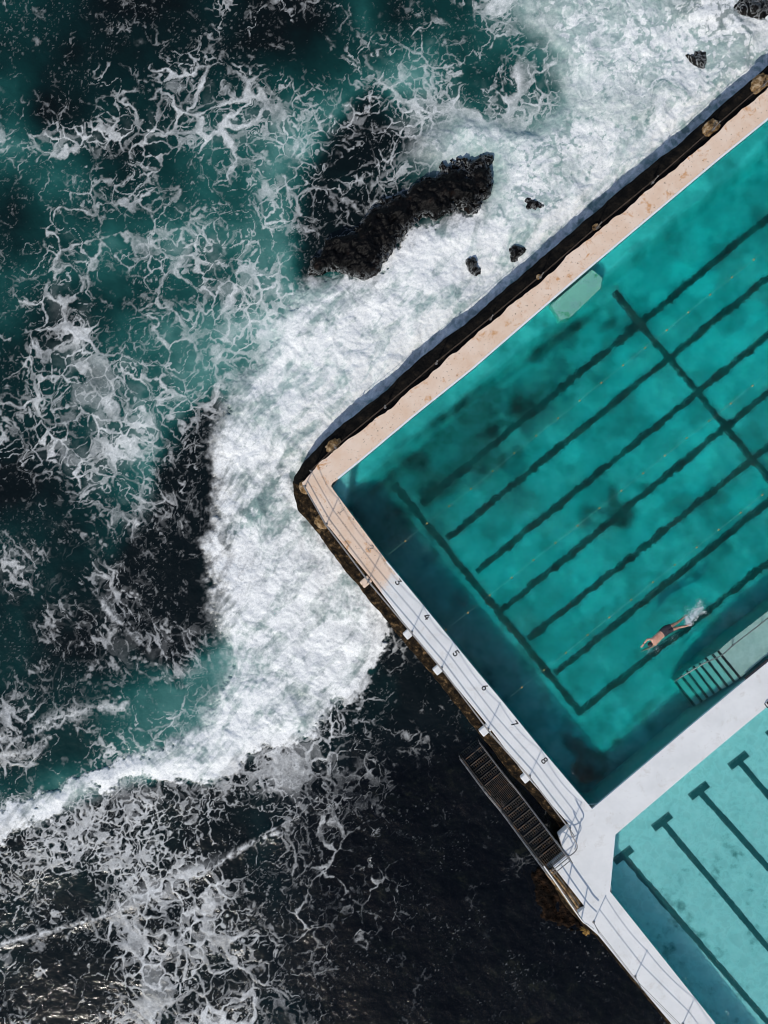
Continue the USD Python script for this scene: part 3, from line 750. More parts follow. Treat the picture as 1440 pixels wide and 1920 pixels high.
def beyond(a, b, far=700):
    d = np.subtract(b, a) / np.hypot(*np.subtract(b, a))
    return tuple(np.array(b) + d * far)
LANES = [((790, 945), (1440, 408)), ((838, 1010), (1440, 520)), ((893, 1072), (1440, 628)), ((940, 1145), (1440, 735)), ((990, 1198), (1440, 838)), ((1040, 1262), (1440, 941)), ((1085, 1335), (1440, 1056))]
for n, (a, b) in enumerate(LANES):
    put("lane_line", stripe(a, beyond(a, b), 0.29, -DEEP, 0.030, 0.14, n), line_m, pool_floor)
put("cross_line", stripe((738, 908), (1090, 1338), 0.30, -DEEP, 0.036, 0.13, 11), line_m, pool_floor)
put("cross_line", stripe((1150, 548), (1480, 945), 0.30, -DEEP, 0.036, 0.13, 12), line_m, pool_floor)
for n, ((c0, c1), b) in enumerate((((1168, 1603), (1440, 1917)), ((1241, 1540), (1440, 1777)), ((1310, 1482), (1440, 1627)), ((1384, 1425), (1440, 1491)), ((1455, 1366), (1520, 1440)))):
    d = np.array([0.79, -0.61]) * 21
    put("lane_line", stripe((c0, c1), beyond((c0, c1), b, 300), 0.26, -SDEEP, 0.010, 0.05, 20 + n), line_small_m, small_floor)
    put("lane_line_end", stripe((c0 - d[0], c1 - d[1]), (c0 + d[0], c1 + d[1]), 0.34, -SDEEP, 0.018, 0.01, 30 + n), line_small_m, small_floor)

# pale block under water against the north-west wall
blk = [P(u, v, -0.4) for u, v in ((1035, 572), (1110, 508), (1127, 522), (1124, 540), (1070, 592), (1052, 598))]
pg = Polygon([p[:2] for p in blk]).buffer(0.08).buffer(-0.04)
m = trimesh.creation.extrude_polygon(pg, 1.6, engine="earcut"); m.apply_translation([0, 0, -2.0])
put("submerged_block", m, stain_block_m, label="pale underwater concrete block stained green against the sandy deck", category="concrete block")

# ---------------------------------------------------------------- the sea wall and the rock ledge that carry the decks
def ledge(inner, outer, prof, seed, amp, step=0.09):
    """a rough shelf between two lines; prof: (share of the way out, height) rows"""
    a, b = resample(np.asarray(inner), step), resample(np.asarray(outer), step)
    n = max(len(a), len(b))
    f = lambda p: np.stack([np.interp(np.linspace(0, 1, n), np.linspace(0, 1, len(p)), p[:, k]) for k in (0, 1)], 1)
    a, b = f(a), f(b)
    rows = []
    for t, z in prof:
        p = a + (b - a) * t
        q = np.c_[p, np.full(n, z)]
        w = np.clip(t, 0, 1) if t < 1 else 1.0
        q[:, 2] += amp * 1.2 * (fb(p[:, 0] * 5, p[:, 1] * 5 + z, 3, seed + 7) - 0.5) * (1 if 0.1 < t else 0)
        q[:, 2] += amp * 2 * (fb(p[:, 0] * 1.6, p[:, 1] * 1.6 + z, 4, seed) - 0.5) * (1 if 0.02 < t else 0.1)
        k = amp * 2.6 * (fb(p[:, 0] * 1.3 + 5, p[:, 1] * 1.3 + z * 0.6, 5, seed + 3, 0.62) - 0.5) * (1 if t > 0.3 else 0)
        o = (b - a) / (np.linalg.norm(b - a, axis=1, keepdims=True) + 1e-9)
        q[:, :2] += o * k[:, None]
        rows.append(q)
    return np.vstack(rows), q4(len(prof), n)[:, ::-1]

NW_W = [(2205, -560), (1440, 123), (1350, 200), (1280, 263), (1162, 358), (1080, 428), (927, 560), (871, 607), (792, 669), (710, 743), (627, 806), (597, 835), (568, 868), (551, 892), (548, 905)]
inner = [P(u, v)[:2] + 0 for u, v in NW_OUT[::-1]] + [P(569, 910)[:2]]
outer = PP(NW_W, -0.6)[:, :2]
inn = resample(np.array(inner), .2)
# the shelf starts a little under the deck edge
toward = np.array([D2[0], D2[1]]) * 0.12
sea_wall = thing("sea_wall", "black algae covered sea wall under the sandy deck, facing the surf", "sea wall", P(1000, 500, -2.0))
put("shelf", ledge(inn + toward, outer, [(0, -0.30), (.15, -0.34), (.3, -0.38), (.45, -.42), (.6, -.46), (.75, -.50), (.88, -.56), (1.0, -.66), (1.02, -.9), (1.03, -1.3), (1.05, -1.8), (1.08, -2.4), (1.1, -3.0)], 200, 0.07), algae_m, sea_wall, smooth=50)

SW_W = [(548, 905), (552, 935), (560, 957), (578, 979), (612, 1020), (662, 1086), (713, 1150), (763, 1211), (838, 1298), (866, 1336), (892, 1370), (925, 1409), (960, 1452), (985, 1474), (1020, 1516), (1057, 1558)]
SW_D = [(569, 913), (612, 984), (690, 1078), (765, 1178), (825, 1251), (910, 1354), (982, 1450), (1069, 1548)]
rock_ledge = thing("rock_ledge", "brown weedy rock ledge below the white deck beside the metal stairs", "rock ledge", P(760, 1190, -2.0))
tow2 = np.array([D1[0], D1[1]]) * 0.12
put("shelf", ledge(resample(PP(SW_D)[:, :2], .2) + tow2, resample(PP(SW_W, -0.8)[:, :2], .2), [(0, -0.24), (.14, -0.28), (.22, -.34), (.34, -0.42), (.5, -.50), (.64, -.56), (.78, -.62), (.9, -.66), (1.0, -.78), (1.03, -1.1), (1.05, -1.6), (1.1, -2.2), (1.2, -3.0)], 210, 0.085), brown_m, rock_ledge, smooth=50)
SW_W2 = [(1030, 1628), (1080, 1712), (1094, 1738), (1118, 1757), (1195, 1850), (1253, 1920), (1766, 2612)]
SW_D2 = [(1040, 1624), (1097, 1701), (1097, 1733), (1122, 1752), (1197, 1846), (1255, 1915), (1770, 2604)]
lower_wall = thing("sea_wall", "dark stained lower wall under the white deck beyond the stairs", "sea wall", P(1150, 1780, -2.0))
put("face", ledge(resample(PP(SW_D2)[:, :2], .2) + tow2 * .5, resample(PP(SW_W2, -0.5)[:, :2], .2), [(0, -.10), (.3, -.25), (.6, -.34), (1.0, -.5), (1.2, -1.0), (1.4, -1.6), (1.9, -2.3), (2.2, -3.0)], 220, 0.03), brown_m, lower_wall, smooth=50)

# ---------------------------------------------------------------- rocks in the surf
def rock(name, outline, top, label, m=rock_m, seed=0, group=None, rough=0.35, base=-2.5, cell=0.07, wild=0.55):
    o = np.array(outline, float)
    w = PP(outline, -1.7)[:, :2]
    lo, hi = w.min(0) - 0.5, w.max(0) + 0.5
    xx, yy = np.meshgrid(np.arange(lo[0], hi[0], cell), np.arange(lo[1], hi[1], cell))
    u, v = map_of(np.stack([xx, yy], -1), -1.7)
    d = sdf(outline, u, v) / PPM + wild * (fb(xx * 1.3, yy * 1.3, 5, 230 + seed, 0.66) - 0.5)
    n = fb(xx * 1.1, yy * 1.1, 5, 240 + seed, 0.55) - 0.5
    f = fb(xx * 4.5, yy * 4.5, 4, 245 + seed) - 0.5
    crag = np.abs(fb(xx * 0.9 + 3, yy * 0.9, 4, 250 + seed) - 0.5) * 2
    z = np.where(d > 0, SEA_Z + 0.05 + (top - SEA_Z) * (1 - np.exp(-np.maximum(d, 0) / 0.35)) + rough * n * ss(0, .5, d) + 0.18 * f - 0.35 * crag * ss(.1, .6, d), SEA_Z + 0.05 + np.maximum(d * 2.2, -1.2) + 0.1 * f)
    body = trimesh.Trimesh(np.stack([xx, yy, z], -1).reshape(-1, 3), np.vstack([q4(*z.shape)[:, [0, 2, 1]], q4(*z.shape)[:, [0, 3, 2]]]), process=False)
    keepf = (body.vertices[body.faces][:, :, 2] > -2.9).any(1)
    body.update_faces(keepf); body.remove_unreferenced_vertices()
    return put(name, body, m, smooth=True, label=label, category="rock", group=group)

rock("sea_rock", [(906, 291), (921, 292), (929, 330), (935, 345), (912, 370), (887, 394), (859, 399), (827, 405), (798, 410), (772, 424), (756, 436), (753, 449), (731, 475), (715, 508), (692, 516), (654, 517), (622, 507), (574, 523), (584, 494), (625, 446), (673, 422), (699, 394), (744, 366), (791, 334), (817, 324), (830, 309), (865, 302), (897, 298)], -1.22,
     "largest black rock, a long jagged ridge standing in the white surf", seed=1, cell=.04, wild=1.1)
rock("sea_rock", [(878, 482), (890, 478), (898, 490), (907, 510), (892, 517), (878, 502)], -1.28, "small round black rock alone in the surf near the sea wall", seed=3, rough=.2, cell=.04)
rock("sea_rock", [(958, 466), (972, 458), (990, 462), (988, 480), (970, 498), (953, 490)], -1.25, "foam washed black rock touching the foot of the sea wall", seed=4, rough=.25, cell=.04)
rock("sea_rock", [(976, 366), (992, 360), (1020, 372), (1028, 388), (1005, 406), (980, 402)], -1.34, "half drowned grey rock in the foam off the end of the largest rock", seed=5, rough=.25, cell=.05)
rock("sea_rock", [(1370, 14), (1395, -6), (1440, -10), (1470, 10), (1436, 40), (1400, 34), (1376, 34)], -1.5, "foam covered dark rock at the upper right, farthest out along the wall", seed=6, rough=.45, cell=.05)
rock("sea_rock", [(1288, 96), (1320, 88), (1338, 108), (1322, 126), (1296, 116)], -1.62, "barely showing dark rock in the foam, second along the upper wall", seed=7, rough=.4, cell=.05)
rock("weedy_rock", [(1040, 1650), (1078, 1712), (1098, 1742), (1090, 1752), (1062, 1744), (1030, 1724), (1010, 1690), (1000, 1650), (1015, 1632)], -1.86, "reddish weed covered rock at the foot of the wall below the stairs", weed_m, 8, cell=.05, wild=1.0)
# ---------------------------------------------------------------- lane numbers painted on the deck
UPD, RTD = D1, D2                         # the figures stand with their tops towards the pool
def figure(ch, u, v, m, parent, h=0.27):
    t = meshkit.text_mesh(ch, h, 0.006, bold=True)
    c = t.vertices[:, :2].mean(0)
    w = (t.vertices[:, :2].min(0) + t.vertices[:, :2].max(0)) / 2
    x = t.vertices[:, 0] - w[0]; y = t.vertices[:, 1] - w[1]
    p = P(u, v)[:2] + x[:, None] * RTD + y[:, None] * UPD
    put("lane_number", trimesh.Trimesh(np.c_[p, t.vertices[:, 2] + 0.001], t.faces, process=False), m, parent, label=f"painted figure {ch}")
for ch, u, v in (("1", 640, 959), ("2", 695, 1027)):
    figure(ch, u, v, faded_m, sand_deck)
for ch, u, v in (("3", 747, 1091), ("4", 801, 1156), ("5", 855, 1225), ("6", 909, 1289), ("7", 965, 1357), ("8", 1021, 1426)):
    figure(ch, u, v, black_m, white_deck)

# concrete blocks that carry the posts
SW_POSTS = [(612, 983), (691, 1088), (772, 1185), (828, 1252), (915, 1367), (993, 1455)]
for u, v in SW_POSTS[1:]:
    c = P(u - 5, v + 3, 0)
    put("post_block", frame_box(np.array([c[0], c[1], -0.17]), np.r_[D1, 0], np.r_[D2, 0], (0.44, 0.33, 0.32)), white_m, white_deck)
for u, v, s in ((573, 912, .30), (606, 978, .34)):
    c = P(u, v, -0.1)
    b = trimesh.creation.icosphere(3, s)
    b.vertices = b.vertices * [1, 1, .6] * (1 + 0.5 * (meshkit.fbm(b.vertices * 6 + 3 * u, 3) - 0.5))[:, None] + [c[0], c[1], -0.25]
    put("crumbled_concrete", b, rust_m, sand_deck, smooth=True)

# ---------------------------------------------------------------- railings
def railing(label, posts, tops, rails, sag, parent_name="railing", start=None, end=None, chain=True, r=0.028, rail_m=None, wire=0.011):
    t = thing(parent_name, label, "railing", P(*posts[len(posts) // 2], 0))
    H = tops
    base = [P(u, v, 0) for u, v in posts]
    for p in base:
        foot = trimesh.creation.cylinder(0.055, 0.03, sections=10); foot.apply_translation([p[0], p[1], 0.012])
        cap = trimesh.creation.icosphere(1, r * 1.5); cap.apply_translation([p[0], p[1], H])
        put("post", join(tube([p + [0, 0, -0.25], p + [0, 0, H * .5], p + [0, 0, H]], r), cap), steel_m, t, smooth=40)
        put("base_plate", foot, steel_m, t)
    for a, b in zip(base[:-1], base[1:]):
        for z, rr in rails:
            put("rail", tube([a + [0, 0, z], (a + b) / 2 + [0, 0, z - 0.01], b + [0, 0, z]], rr), rail_m or steel_m, t, smooth=40)
        if chain:
            L = np.linspace(0, 1, 14)
            pts = a + (b - a) * L[:, None] + np.stack([L * 0, L * 0, H - 0.02 - sag * 4 * L * (1 - L)], 1)
            put("chain", tube(pts, wire, 5), rail_m or chain_m, t, smooth=40)
    return t
railing("steel railing with hanging chain along the numbered deck above the brown ledge", [(572, 912)] + SW_POSTS + [(1068, 1553)], 1.12, [(0.24, 0.016), (0.62, 0.012)], 0.16, r=0.019)
railing("steel railing with hanging chain along the white deck beside the small pool", [(1113, 1729), (1191, 1831), (1280, 1920), (1372, 2042)], 1.12, [(0.55, 0.012)], 0.10, r=0.019)
NW_POSTS = [(584, 884), (629, 840), (722, 764), (818, 682), (920, 598), (1013, 520), (1120, 427), (1224, 342), (1338, 242), (1432, 160)]
railing("thin rusty wire railing along the sandy deck above the surf", NW_POSTS, 0.85, [(0.45, 0.007)], 0.05, r=0.020, rail_m=wire_m, wire=0.007)
for n, (u, v) in enumerate(NW_POSTS):
    big = {8: .30, 9: .36, 1: .27,  5: .10, 6: .14}.get(n)
    if big is None:
        continue
    c = P(u - 5 * big / .3, v - 4 * big / .3, -0.3)
    b = trimesh.creation.icosphere(3, big)
    w_ = b.vertices / big
    w_ = np.sign(w_) * np.abs(w_) ** .75 * big * (1 + 1.5 * (meshkit.fbm(b.vertices * 3.5 / max(big, .2) * .5 + 7 * n, 4) - 0.5))[:, None]
    b.vertices = w_[:, :1] * np.r_[D1, 0] * 1.15 + w_[:, 1:2] * np.r_[D2, 0] * .85 + w_[:, 2:] * np.array([0, 0, .4]) + [c[0], c[1], -0.36]
    put("rusty_footing", b, rust_m, sea_wall, smooth=True)

# ---------------------------------------------------------------- metal staircase down to the reef
TOP = P(1044, 1616, 0.0)
BOT = P(890, 1416, -1.85)
dirn = (BOT - TOP)[:2]; run = np.linalg.norm(dirn); dirn /= run
side = np.array([-dirn[1], dirn[0]])
if side @ D1 < 0: side = -side            # points to the deck
Wd = 1.02
st = thing("metal_staircase", "dark grated metal staircase with handrails going down from the white deck to the reef", "staircase", TOP)
ax3, sd3 = np.r_[dirn, 0], np.r_[side, 0]
def SP(l, w, z):
    return np.r_[TOP[:2] + dirn * l + side * w, z]
def tread(l0, l1, z, name, bars, cross, frame=0.05):
    ms = [frame_box(SP(l0 + .02, 0, z), ax3, sd3, (.04, Wd - .10, .05)), frame_box(SP(l1 - .02, 0, z), ax3, sd3, (.04, Wd - .10, .05))]
    for w in np.linspace(-Wd / 2 + .09, Wd / 2 - .09, bars):
        ms.append(frame_box(SP((l0 + l1) / 2, w, z), ax3, sd3, (l1 - l0 - .08, .018, .035)))
    for l in np.linspace(l0, l1, cross + 2)[1:-1]:
        ms.append(frame_box(SP(l, 0, z - .012), ax3, sd3, (.014, Wd - .12, .014)))
    put(name, join(*ms), dark_steel_m, st)
step, rise = 0.31, 0.165
tread(-0.10, 0.62, -0.03, "top_platform", 11, 4)
l, z = 0.64, -0.03
nose = [(0.0, 0.0)]
for n in range(7):
    z -= rise
    tread(l, l + step - 0.025, z, "tread", 10, 1)
    l += step
mid0, midz = l, z - rise
tread(l, l + 1.22, midz, "landing", 13, 1)
l += 1.24; z = midz
while l + step < run + .45:
    z -= rise
    tread(l, l + step - 0.025, z, "tread", 10, 1)
    l += step
prof = [(-0.12, -0.05), (0.64, -0.08), (mid0, midz - 0.05), (mid0 + 1.22, midz - 0.05), (l, z - 0.05)]
for w in (-Wd / 2, Wd / 2):
    ms = []
    for (a0, z0), (a1, z1) in zip(prof[:-1], prof[1:]):
        p, q_ = SP(a0, w, z0), SP(a1, w, z1)
        d = q_ - p; L = np.linalg.norm(d); d /= L
        up = np.cross(d, sd3); up = up if up[2] > 0 else -up
        ms.append(frame_box((p + q_) / 2, d, np.cross(up, d), (L + .02, .05, .20), up))
    put("stringer", join(*ms), dark_steel_m, st)
    hp = [(a0, z0 + 0.98) for a0, z0 in prof]
    path = curve([SP(a0, w * 1.06, zz) for a0, zz in hp], 5)
    put("handrail", tube(path, 0.024), steel_m, st, smooth=40)
    put("handrail", tube(path + [0, 0, -0.45], 0.017), steel_m, st, smooth=40)
    for a0 in (-0.1, 0.64, mid0, mid0 + 1.2, l - .05):
        zz = np.interp(a0, [x_[0] for x_ in prof], [x_[1] for x_ in prof])
        put("rail_post", tube([SP(a0, w * 1.06, zz - .1), SP(a0, w * 1.06, zz + .5), SP(a0, w * 1.06, zz + .98)], 0.02), steel_m, st, smooth=40)
for a0 in (mid0, mid0 + 1.2, l - .1):      # legs to the reef
    zz = np.interp(a0, [x_[0] for x_ in prof], [x_[1] for x_ in prof])
    for w in (-Wd / 2, Wd / 2):
        put("leg", tube([SP(a0, w, zz), SP(a0, w, -2.4), SP(a0, w, -3.1)], 0.04), dark_steel_m, st, smooth=40)
put("gate_bar", join(tube([SP(-.13, -.5, .1), SP(-.13, 0, .12), SP(-.13, .5, .1)], .022), tube([SP(-.13, -.5, .5), SP(-.13, 0, .5), SP(-.13, .5, .5)], .02)), steel_m, st, smooth=40)
# bent grab loops where the stair meets the deck
for pts, lab in (([(1052, 1592, .2), (1058, 1600, .9), (1066, 1605, 1.0), (1078, 1597, 1.0), (1082, 1585, 1.0), (1072, 1566, 1.0), (1068, 1553, .95)], "bent tubular grab loop at the head of the metal stairs, nearest the big pool"),):
    g = thing("grab_rail", lab, "grab rail", P(1070, 1580, 0))
    put("tube", tube(curve([P(a_, b_, z_) for a_, b_, z_ in pts], 6), .024), steel_m, g, smooth=40)
    put("tube", tube(curve([P(a_, b_, z_ * .6) for a_, b_, z_ in pts], 6), .02), steel_m, g, smooth=40)
    put("leg", tube([P(1078, 1592, 0), P(1078, 1592, .5), P(1078, 1592, 1.0)], .022), steel_m, g, smooth=40)

# long white handrail that runs on past the stairs, over the pipe slot
hr = thing("handrail", "long white handrail beside the pipe slot, running on from the stairs to the railing", "handrail", P(1060, 1680, 0))
for z, rr, off in ((1.02, .03, 0), (.62, .022, 0)):
    pts = [P(1020 + off, 1624, z), P(1040, 1652, z), P(1070, 1696, z), P(1092, 1727, z), P(1101, 1733, z * .9), P(1113, 1742, z * .85)]
    put("rail", tube(curve(pts, 6), rr), white_pipe_m, hr, smooth=40)
for u, v in ((1028, 1634), (1060, 1681), (1090, 1724)):
    put("post", tube([P(u, v, -.6), P(u, v, .2), P(u, v, 1.02)], .026), white_pipe_m, hr, smooth=40)
ps = thing("pipes", "bundle of brown stained pipes lying in the slot at the deck edge", "pipes", P(1064, 1668, -0.4))
for n, (o, z, rr, mm) in enumerate(((-13, -.42, .06, rust_m), (-7, -.38, .05, dark_steel_m), (-1, -.34, .055, rust_m), (5, -.32, .04, dark_steel_m))):
    put("pipe", tube([P(1032 + o * .6, 1630 - o * .5, z), P(1062 + o * .6, 1668 - o * .5, z - .02), P(1088 + o * .5, 1706 - o * .5, z)], rr, 9), mm, ps, smooth=40)

# golden tuft of kelp hanging at the wall foot
rng = np.random.default_rng(5)
kt = thing("kelp_tuft", "golden brown tuft of kelp clinging to the wall edge below the railing", "seaweed", P(1101, 1746, -0.6))
gold_m = mottled("golden_kelp", (.30, .16, .04), (.52, .32, .08), scale=9, rough=.5, bump=.3)
ms = []
for k in range(90):
    a_ = rng.uniform(0, 6.28); r_ = rng.uniform(.02, .17)
    c = P(1101, 1747, -.55)
    pts = [c + [0.4 * r_ * math.cos(a_), 0.4 * r_ * math.sin(a_), rng.uniform(-.05, .1)], c + [r_ * math.cos(a_), r_ * math.sin(a_), rng.uniform(-.15, .05)], c + [1.5 * r_ * math.cos(a_ + .4), 1.5 * r_ * math.sin(a_ + .4), -.35]]
    ms.append(tube(pts, [.022, .02, .006], 4))
put("fronds", join(*ms), gold_m, kt, smooth=40)

# ---------------------------------------------------------------- entry steps and handrail in the big pool
es = thing("entry_steps", "pale tiled entry steps with dark edges in the big pool by the walkway", "pool steps", P(1330, 1260, -1.0))
STR = [((605, 1045), (780, 1265)), ((655, 990), (845, 1225)), ((705, 945), (895, 1190)), ((765, 905), (955, 1155)), ((820, 880), (1015, 1120)), ((875, 830), (1075, 1090)), ((940, 800), (1135, 1045)), ((990, 770), (1190, 1015))]
zof = lambda q_: (1140 + q_[0] / 4.8, 1060 + q_[1] / 4.8)
depth = np.linspace(-1.15, -0.27, 8)
prev = None
for n, (a_, b_) in enumerate(STR):
    zt = depth[n]
    a2, b2 = P(*zof(a_), zt), P(*zof(b_), zt)
    nx = STR[n + 1] if n < 7 else ((1050, 740), (1250, 985))
    c2, d2 = P(*zof(nx[0]), zt), P(*zof(nx[1]), zt)
    pg = Polygon([a2[:2], b2[:2], d2[:2], c2[:2]])
    if n < 7:
        m = trimesh.creation.extrude_polygon(pg, 2.0 + zt, engine="earcut"); m.apply_translation([0, 0, -2.0])
        put("step", m, step_m, es)
    put("step_edge", stripe(zof(a_), zof(b_), 0.10, zt, 0.008, 0.012, 50 + n), black_m, es)
lz = -0.27
land = [zof((990, 770)), zof((1110, 665)), zof((1210, 590)), zof((1340, 490)), zof((1440, 410)), zof((2600, -560)), zof((2800, -320)), zof((1440, 800)), zof((1190, 1015))]
pg = Polygon([P(u, v, lz)[:2] for u, v in land])
m = trimesh.creation.extrude_polygon(pg, 1.58, engine="earcut"); m.apply_translation([0, 0, lz - 1.58])
put("top_step", m, step_m, es)
ph = thing("handrail", "long steel handrail over the pool entry steps", "handrail", P(1360, 1225, 0))
hp = [zof((600, 1040)), zof((850, 890)), zof((1020, 810)), zof((1150, 700)), zof((1440, 475)), zof((2300, -215))]
zz = [-.25, .35, .5, .55, .55, .55]
put("rail", tube(curve([P(*a_, b_) for a_, b_ in zip(hp, zz)], 6), .026), steel_m, ph, smooth=40)
put("rail", tube(curve([P(*a_, b_ - .38) for a_, b_ in zip(hp[:4], zz[:4])], 6), .02), steel_m, ph, smooth=40)
for a_, b_ in ((zof((620, 1030)), -.2), (zof((850, 890)), .35), (zof((1120, 712)), .55), (zof((1385, 512)), .55)):
    put("post", tube([P(*a_, -1.9), P(*a_, -.4), P(*a_, b_)], .026), dark_steel_m, ph, smooth=40)

# dark strip along the pool edge beside the steps, and a black ladder at the small pool
put("dark_edge_strip", frame_box(P(1419, 1254.5, 0.0) + [0, 0, -.05], np.r_[D1, 0], np.r_[D2, 0], (1.25, .055, .12)), black_m, white_deck)
ld = thing("pool_ladder", "black grab handle of a ladder at the edge of the small pool", "ladder", P(1440, 1322, 0))
put("handle", frame_box(P(1446, 1313, .03), np.r_[D1, 0], np.r_[D2, 0], (.45, .09, .05)), black_m, ld)
for o in (0, 16):
    q_ = np.array([1434 + o * .77, 1320 - o * .62])
    put("rail", tube(curve([P(*q_, .02), P(q_[0] + 4, q_[1] + 5, .25), P(q_[0] + 9, q_[1] + 10, .1), P(q_[0] + 10, q_[1] + 11, -1.2)], 6), .024), black_m, ld, smooth=40)

# ---------------------------------------------------------------- lane ropes with floats
def rope(a_, b_, gap, label, shift=0.0):
    a3, b3 = P(*a_, POOL_Z + .012), P(*b_, POOL_Z + .012)
    t = thing("lane_rope", label, "lane rope", (a3 + b3) / 2)
    L = np.linalg.norm(b3 - a3); d = (b3 - a3) / L
    n_ = np.array([-d[1], d[0], 0])
    s = np.arange(0, L, .35)
    wob = 0.035 * 2 * (fb(s * .4, s * 0 + a_[1], 3, 260) - .5)
    put("rope", tube(a3 + d * s[:, None] + n_ * wob[:, None], .0042, 5), rope_m, t, smooth=40)
    ball = trimesh.creation.icosphere(1, 1.0)
    for x_ in np.arange(shift, L, gap):
        c = a3 + d * x_ + n_ * np.interp(x_, s, wob)
        v = ball.vertices
        put("float", trimesh.Trimesh(c + (v[:, :1] * d) * .05 + v[:, 1:2] * n_ * .04 + v[:, 2:] * np.array([0, 0, .04]), ball.faces, process=False), float_m, t, smooth=True)
rope((702, 1062), (1520, 400), 1.17, "lane rope with orange floats nearest the sandy deck, two lanes in", .5)
rope((826, 1190), (1560, 604), 1.17, "middle lane rope with orange floats, passing over the dark floor stain", .3)
rope((958, 1306), (1560, 824), 1.17, "lane rope with orange floats nearest the swimmer", .6)

# ---------------------------------------------------------------- the swimmer, front crawl, towards the numbered wall
def chain_hull(pts):
    out = []
    for (p, r), (q_, s) in zip(pts[:-1], pts[1:]):
        a_ = manifold3d.Manifold.sphere(r, 20).translate(list(map(float, p)))
        b_ = manifold3d.Manifold.sphere(s, 20).translate(list(map(float, q_)))
        out.append(manifold3d.Manifold.batch_hull([a_, b_]))
    return out

def fuse(parts, edge=0.02, it=10):
    m = manifold3d.Manifold.batch_boolean(parts, manifold3d.OpType.Add).refine_to_length(edge).to_mesh()
    t = trimesh.Trimesh(m.vert_properties[:, :3], m.tri_verts)
    trimesh.smoothing.filter_taubin(t, iterations=it)
    return t
W0 = POOL_Z
sw = thing("person", "swimmer in dark shorts doing front crawl with one arm reaching forward", "person", P(1245, 1190, W0))
S = lambda u, v, z: P(u, v, 0) + [0, 0, W0 - 0.035 + z]
neck, sh_l, sh_r = S(1225, 1205.5, .03), S(1225.0, 1199.0, .07), S(1230.5, 1208.5, .00)
chest, waist, hip = S(1232, 1199.5, .00), S(1242, 1190, -.01), S(1251, 1183, -.02)
hl, hr_ = S(1250.5, 1179, -.03), S(1254.5, 1184.5, -.03)
parts = []
for a_, b_, ra, rb in ((sh_l, sh_r, .085, .085),):
    parts.append(manifold3d.Manifold.batch_hull([manifold3d.Manifold.sphere(r, 20).translate(list(map(float, p))) for p, r in ((sh_l, .075), (sh_r, .075), (chest + np.array([0, .02, 0]), .12), (neck, .07))]))
parts.append(manifold3d.Manifold.batch_hull([manifold3d.Manifold.sphere(r, 20).translate(list(map(float, p))) for p, r in ((sh_l + (chest - sh_l) * .25, .09), (sh_r + (chest - sh_r) * .25, .09), (waist + np.r_[D2, 0] * .07, .10), (waist - np.r_[D2, 0] * .07, .10))]))
parts.append(manifold3d.Manifold.batch_hull([manifold3d.Manifold.sphere(r, 20).translate(list(map(float, p))) for p, r in ((waist + np.r_[D2, 0] * .07, .10), (waist - np.r_[D2, 0] * .07, .10), (hl, .11), (hr_, .11))]))
head = S(1220.3, 1209.4, .03)
parts += chain_hull([(S(1226, 1204.5, .02), .065), (S(1222, 1208, .02), .06)])
hd = manifold3d.Manifold.sphere(1.0, 28).scale([.098, .098, .118])
parts.append(hd.translate(list(map(float, head))))
parts.append(manifold3d.Manifold.sphere(.02, 10).translate(list(map(float, head + [-.03, -.02, -.115]))))          # nose, down in the water
for k in (-1, 1):
    parts.append(manifold3d.Manifold.sphere(.022, 10).scale([1, 1, 1.3]).translate(list(map(float, head + np.r_[D2, 0] * k * .097))))   # ears
# reaching arm
elb, wri, pal = S(1214.6, 1199.0, .13), S(1207.6, 1208.2, .06), S(1205.2, 1212.0, .04)
parts += chain_hull([(sh_l, .068), ((sh_l + elb) / 2, .058), (elb, .045), ((elb + wri) / 2 , .044), (wri, .030)])
parts.append(manifold3d.Manifold.batch_hull([manifold3d.Manifold.sphere(.017, 12).translate(list(map(float, p))) for p in (wri, pal + np.array([.035, .01, 0]), pal - np.array([.035, .012, 0]), pal)]))
fd = (pal - wri); fd[2] = 0; fd /= np.linalg.norm(fd); fp = np.array([-fd[1], fd[0], 0])
for k, L in zip((-1.5, -.5, .5, 1.5), (.066, .078, .072, .056)):
    b0 = pal + fp * k * .022
    parts += chain_hull([(b0, .0105), (b0 + fd * L * .6 + fp * k * .003, .0095), (b0 + fd * L + fp * k * .005 - [0, 0, .012], .008)])
parts += chain_hull([(wri + fd * .02 + fp * .02, .013), (wri + fd * .05 + fp * .055, .011), (wri + fd * .085 + fp * .06, .009)])
# arm pulling under the body
e2, w2 = S(1222, 1217.5, -.24), S(1214, 1221.5, -.34)
parts += chain_hull([(sh_r, .066), (e2, .044), ((e2 + w2) / 2, .042), (w2, .03)])
h2 = S(1211.6, 1223, -.37)
parts.append(manifold3d.Manifold.batch_hull([manifold3d.Manifold.sphere(.016, 12).translate(list(map(float, p))) for p in (w2, h2 + np.array([.03, .03, 0]), h2 - np.array([.03, .03, 0]))]))
for k, L in zip((-1.5, -.5, .5, 1.5), (.06, .075, .07, .055)):
    b0 = h2 + np.array([.022, .022, 0]) * k * .8
    parts += chain_hull([(b0, .0105), (b0 + np.array([-.5, -.2, -.3]) * L, .0095), (b0 + np.array([-.8, -.35, -.6]) * L, .008)])
parts += chain_hull([(w2, .013), (w2 + np.array([-.02, .055, -.01]), .010)])
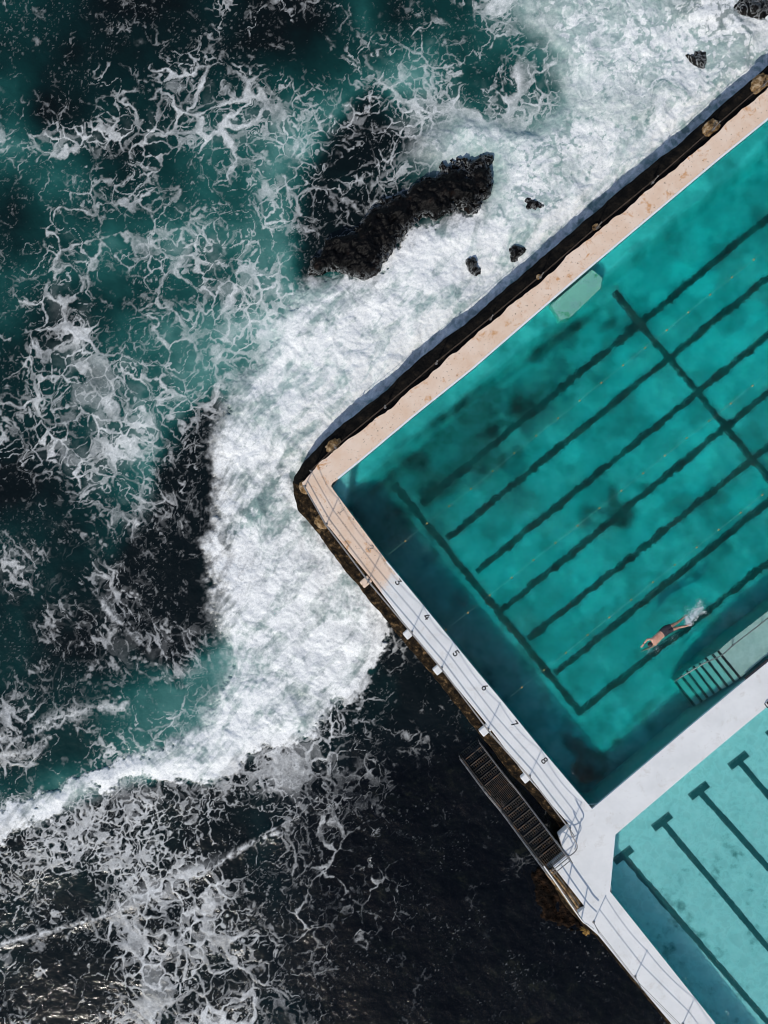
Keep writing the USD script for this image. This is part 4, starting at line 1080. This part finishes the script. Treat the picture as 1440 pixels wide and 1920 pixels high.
# legs in a flutter kick
k1, f1_ = S(1271.5, 1169.5, -.05), S(1284.5, 1159.0, -.03)
k2, f2_ = S(1275.0, 1177.3, -.02), S(1289.5, 1174.5, .02)
for h_, kn, an, toe in ((hl, k1, f1_, S(1291, 1154, -.06)), (hr_, k2, f2_, S(1296, 1170.5, .05))):
    parts += chain_hull([(h_, .098), ((h_ + kn) / 2, .082), (kn, .055), (kn + (an - kn) * .35, .058), (an, .036)])
    parts += chain_hull([(an, .036), ((an + toe) / 2, .038), (toe, .020)])
person_body = fuse(parts, .022, 8)
put("body", person_body, skin_m, sw, smooth=True)
# dark hair, trunks and wristband
hairm = fuse([manifold3d.Manifold.sphere(1.0, 28).scale([.106, .106, .120]).translate(list(map(float, head + np.array([.008, .006, .012])))).trim_by_plane([.15, .1, 1.0], float((head + [0, 0, -.035]) @ (np.array([.15, .1, 1.0]) / np.linalg.norm([.15, .1, 1.0]))))], .02, 3)
put("hair", hairm, black_m, sw, smooth=True)
tr = [manifold3d.Manifold.batch_hull([manifold3d.Manifold.sphere(r, 22).translate(list(map(float, p))) for p, r in ((waist + (hip - waist) * .35 + np.r_[D2, 0] * .085, .105), (waist + (hip - waist) * .35 - np.r_[D2, 0] * .085, .105), (hl, .128), (hr_, .128))])]
for h_, kn in ((hl, k1), (hr_, k2)):
    tr += chain_hull([(h_, .128), (h_ + (kn - h_) * .34, .108)])
put("swim_shorts", fuse(tr, .025, 5), short_m, sw, smooth=True)
wd = (wri - elb) / np.linalg.norm(wri - elb)
put("wristband", tube([wri - wd * .055, wri - wd * .035, wri - wd * .015], .038, 12), black_m, sw, smooth=40)

# white water kicked up by the feet
rng = np.random.default_rng(8)
ms = []
ico = [trimesh.creation.icosphere(1, 1.0), trimesh.creation.icosphere(2, 1.0)]
for cx, cy, rr, nn, big in ((1293, 1166, 8, 240, .030), (1299, 1158, 9, 240, .032), (1306, 1149, 10, 240, .030), (1313, 1141, 9, 160, .026), (1288, 1160, 8, 120, .024), (1314, 1128, 8, 60, .022), (1320, 1148, 9, 80, .022), (1290, 1143, 7, 26, .02), (1262, 1197, 16, 60, .014), (1232, 1218, 12, 70, .016), (1219, 1219, 9, 60, .016), (1296, 1172, 5, 60, .024)):
    for k in range(int(nn * 1.5)):
        a_, r_ = rng.uniform(0, 6.28), rr * abs(rng.normal(0, .6))
        c = P(cx + r_ * math.cos(a_), cy + r_ * math.sin(a_), 0)
        s = 0.75 * big * rng.uniform(.2, 1.0) ** 1.6
        b = ico[0]
        st3 = rng.uniform(.6, 1.5, 3) * [1, 1, .6]
        ms.append(trimesh.Trimesh(b.vertices * st3 * s + [c[0], c[1], W0 + rng.uniform(-.005, .03) + (rng.random() < .15) * rng.uniform(0, .2)], b.faces, process=False))
put("splash", join(*ms), splash_m, smooth=True, label="white splash kicked up behind the swimmer's feet", category="splash", kind="stuff")

for p in stage.Traverse():
    if p.HasCustomDataKey("at"):
        p.ClearCustomDataByKey("at")
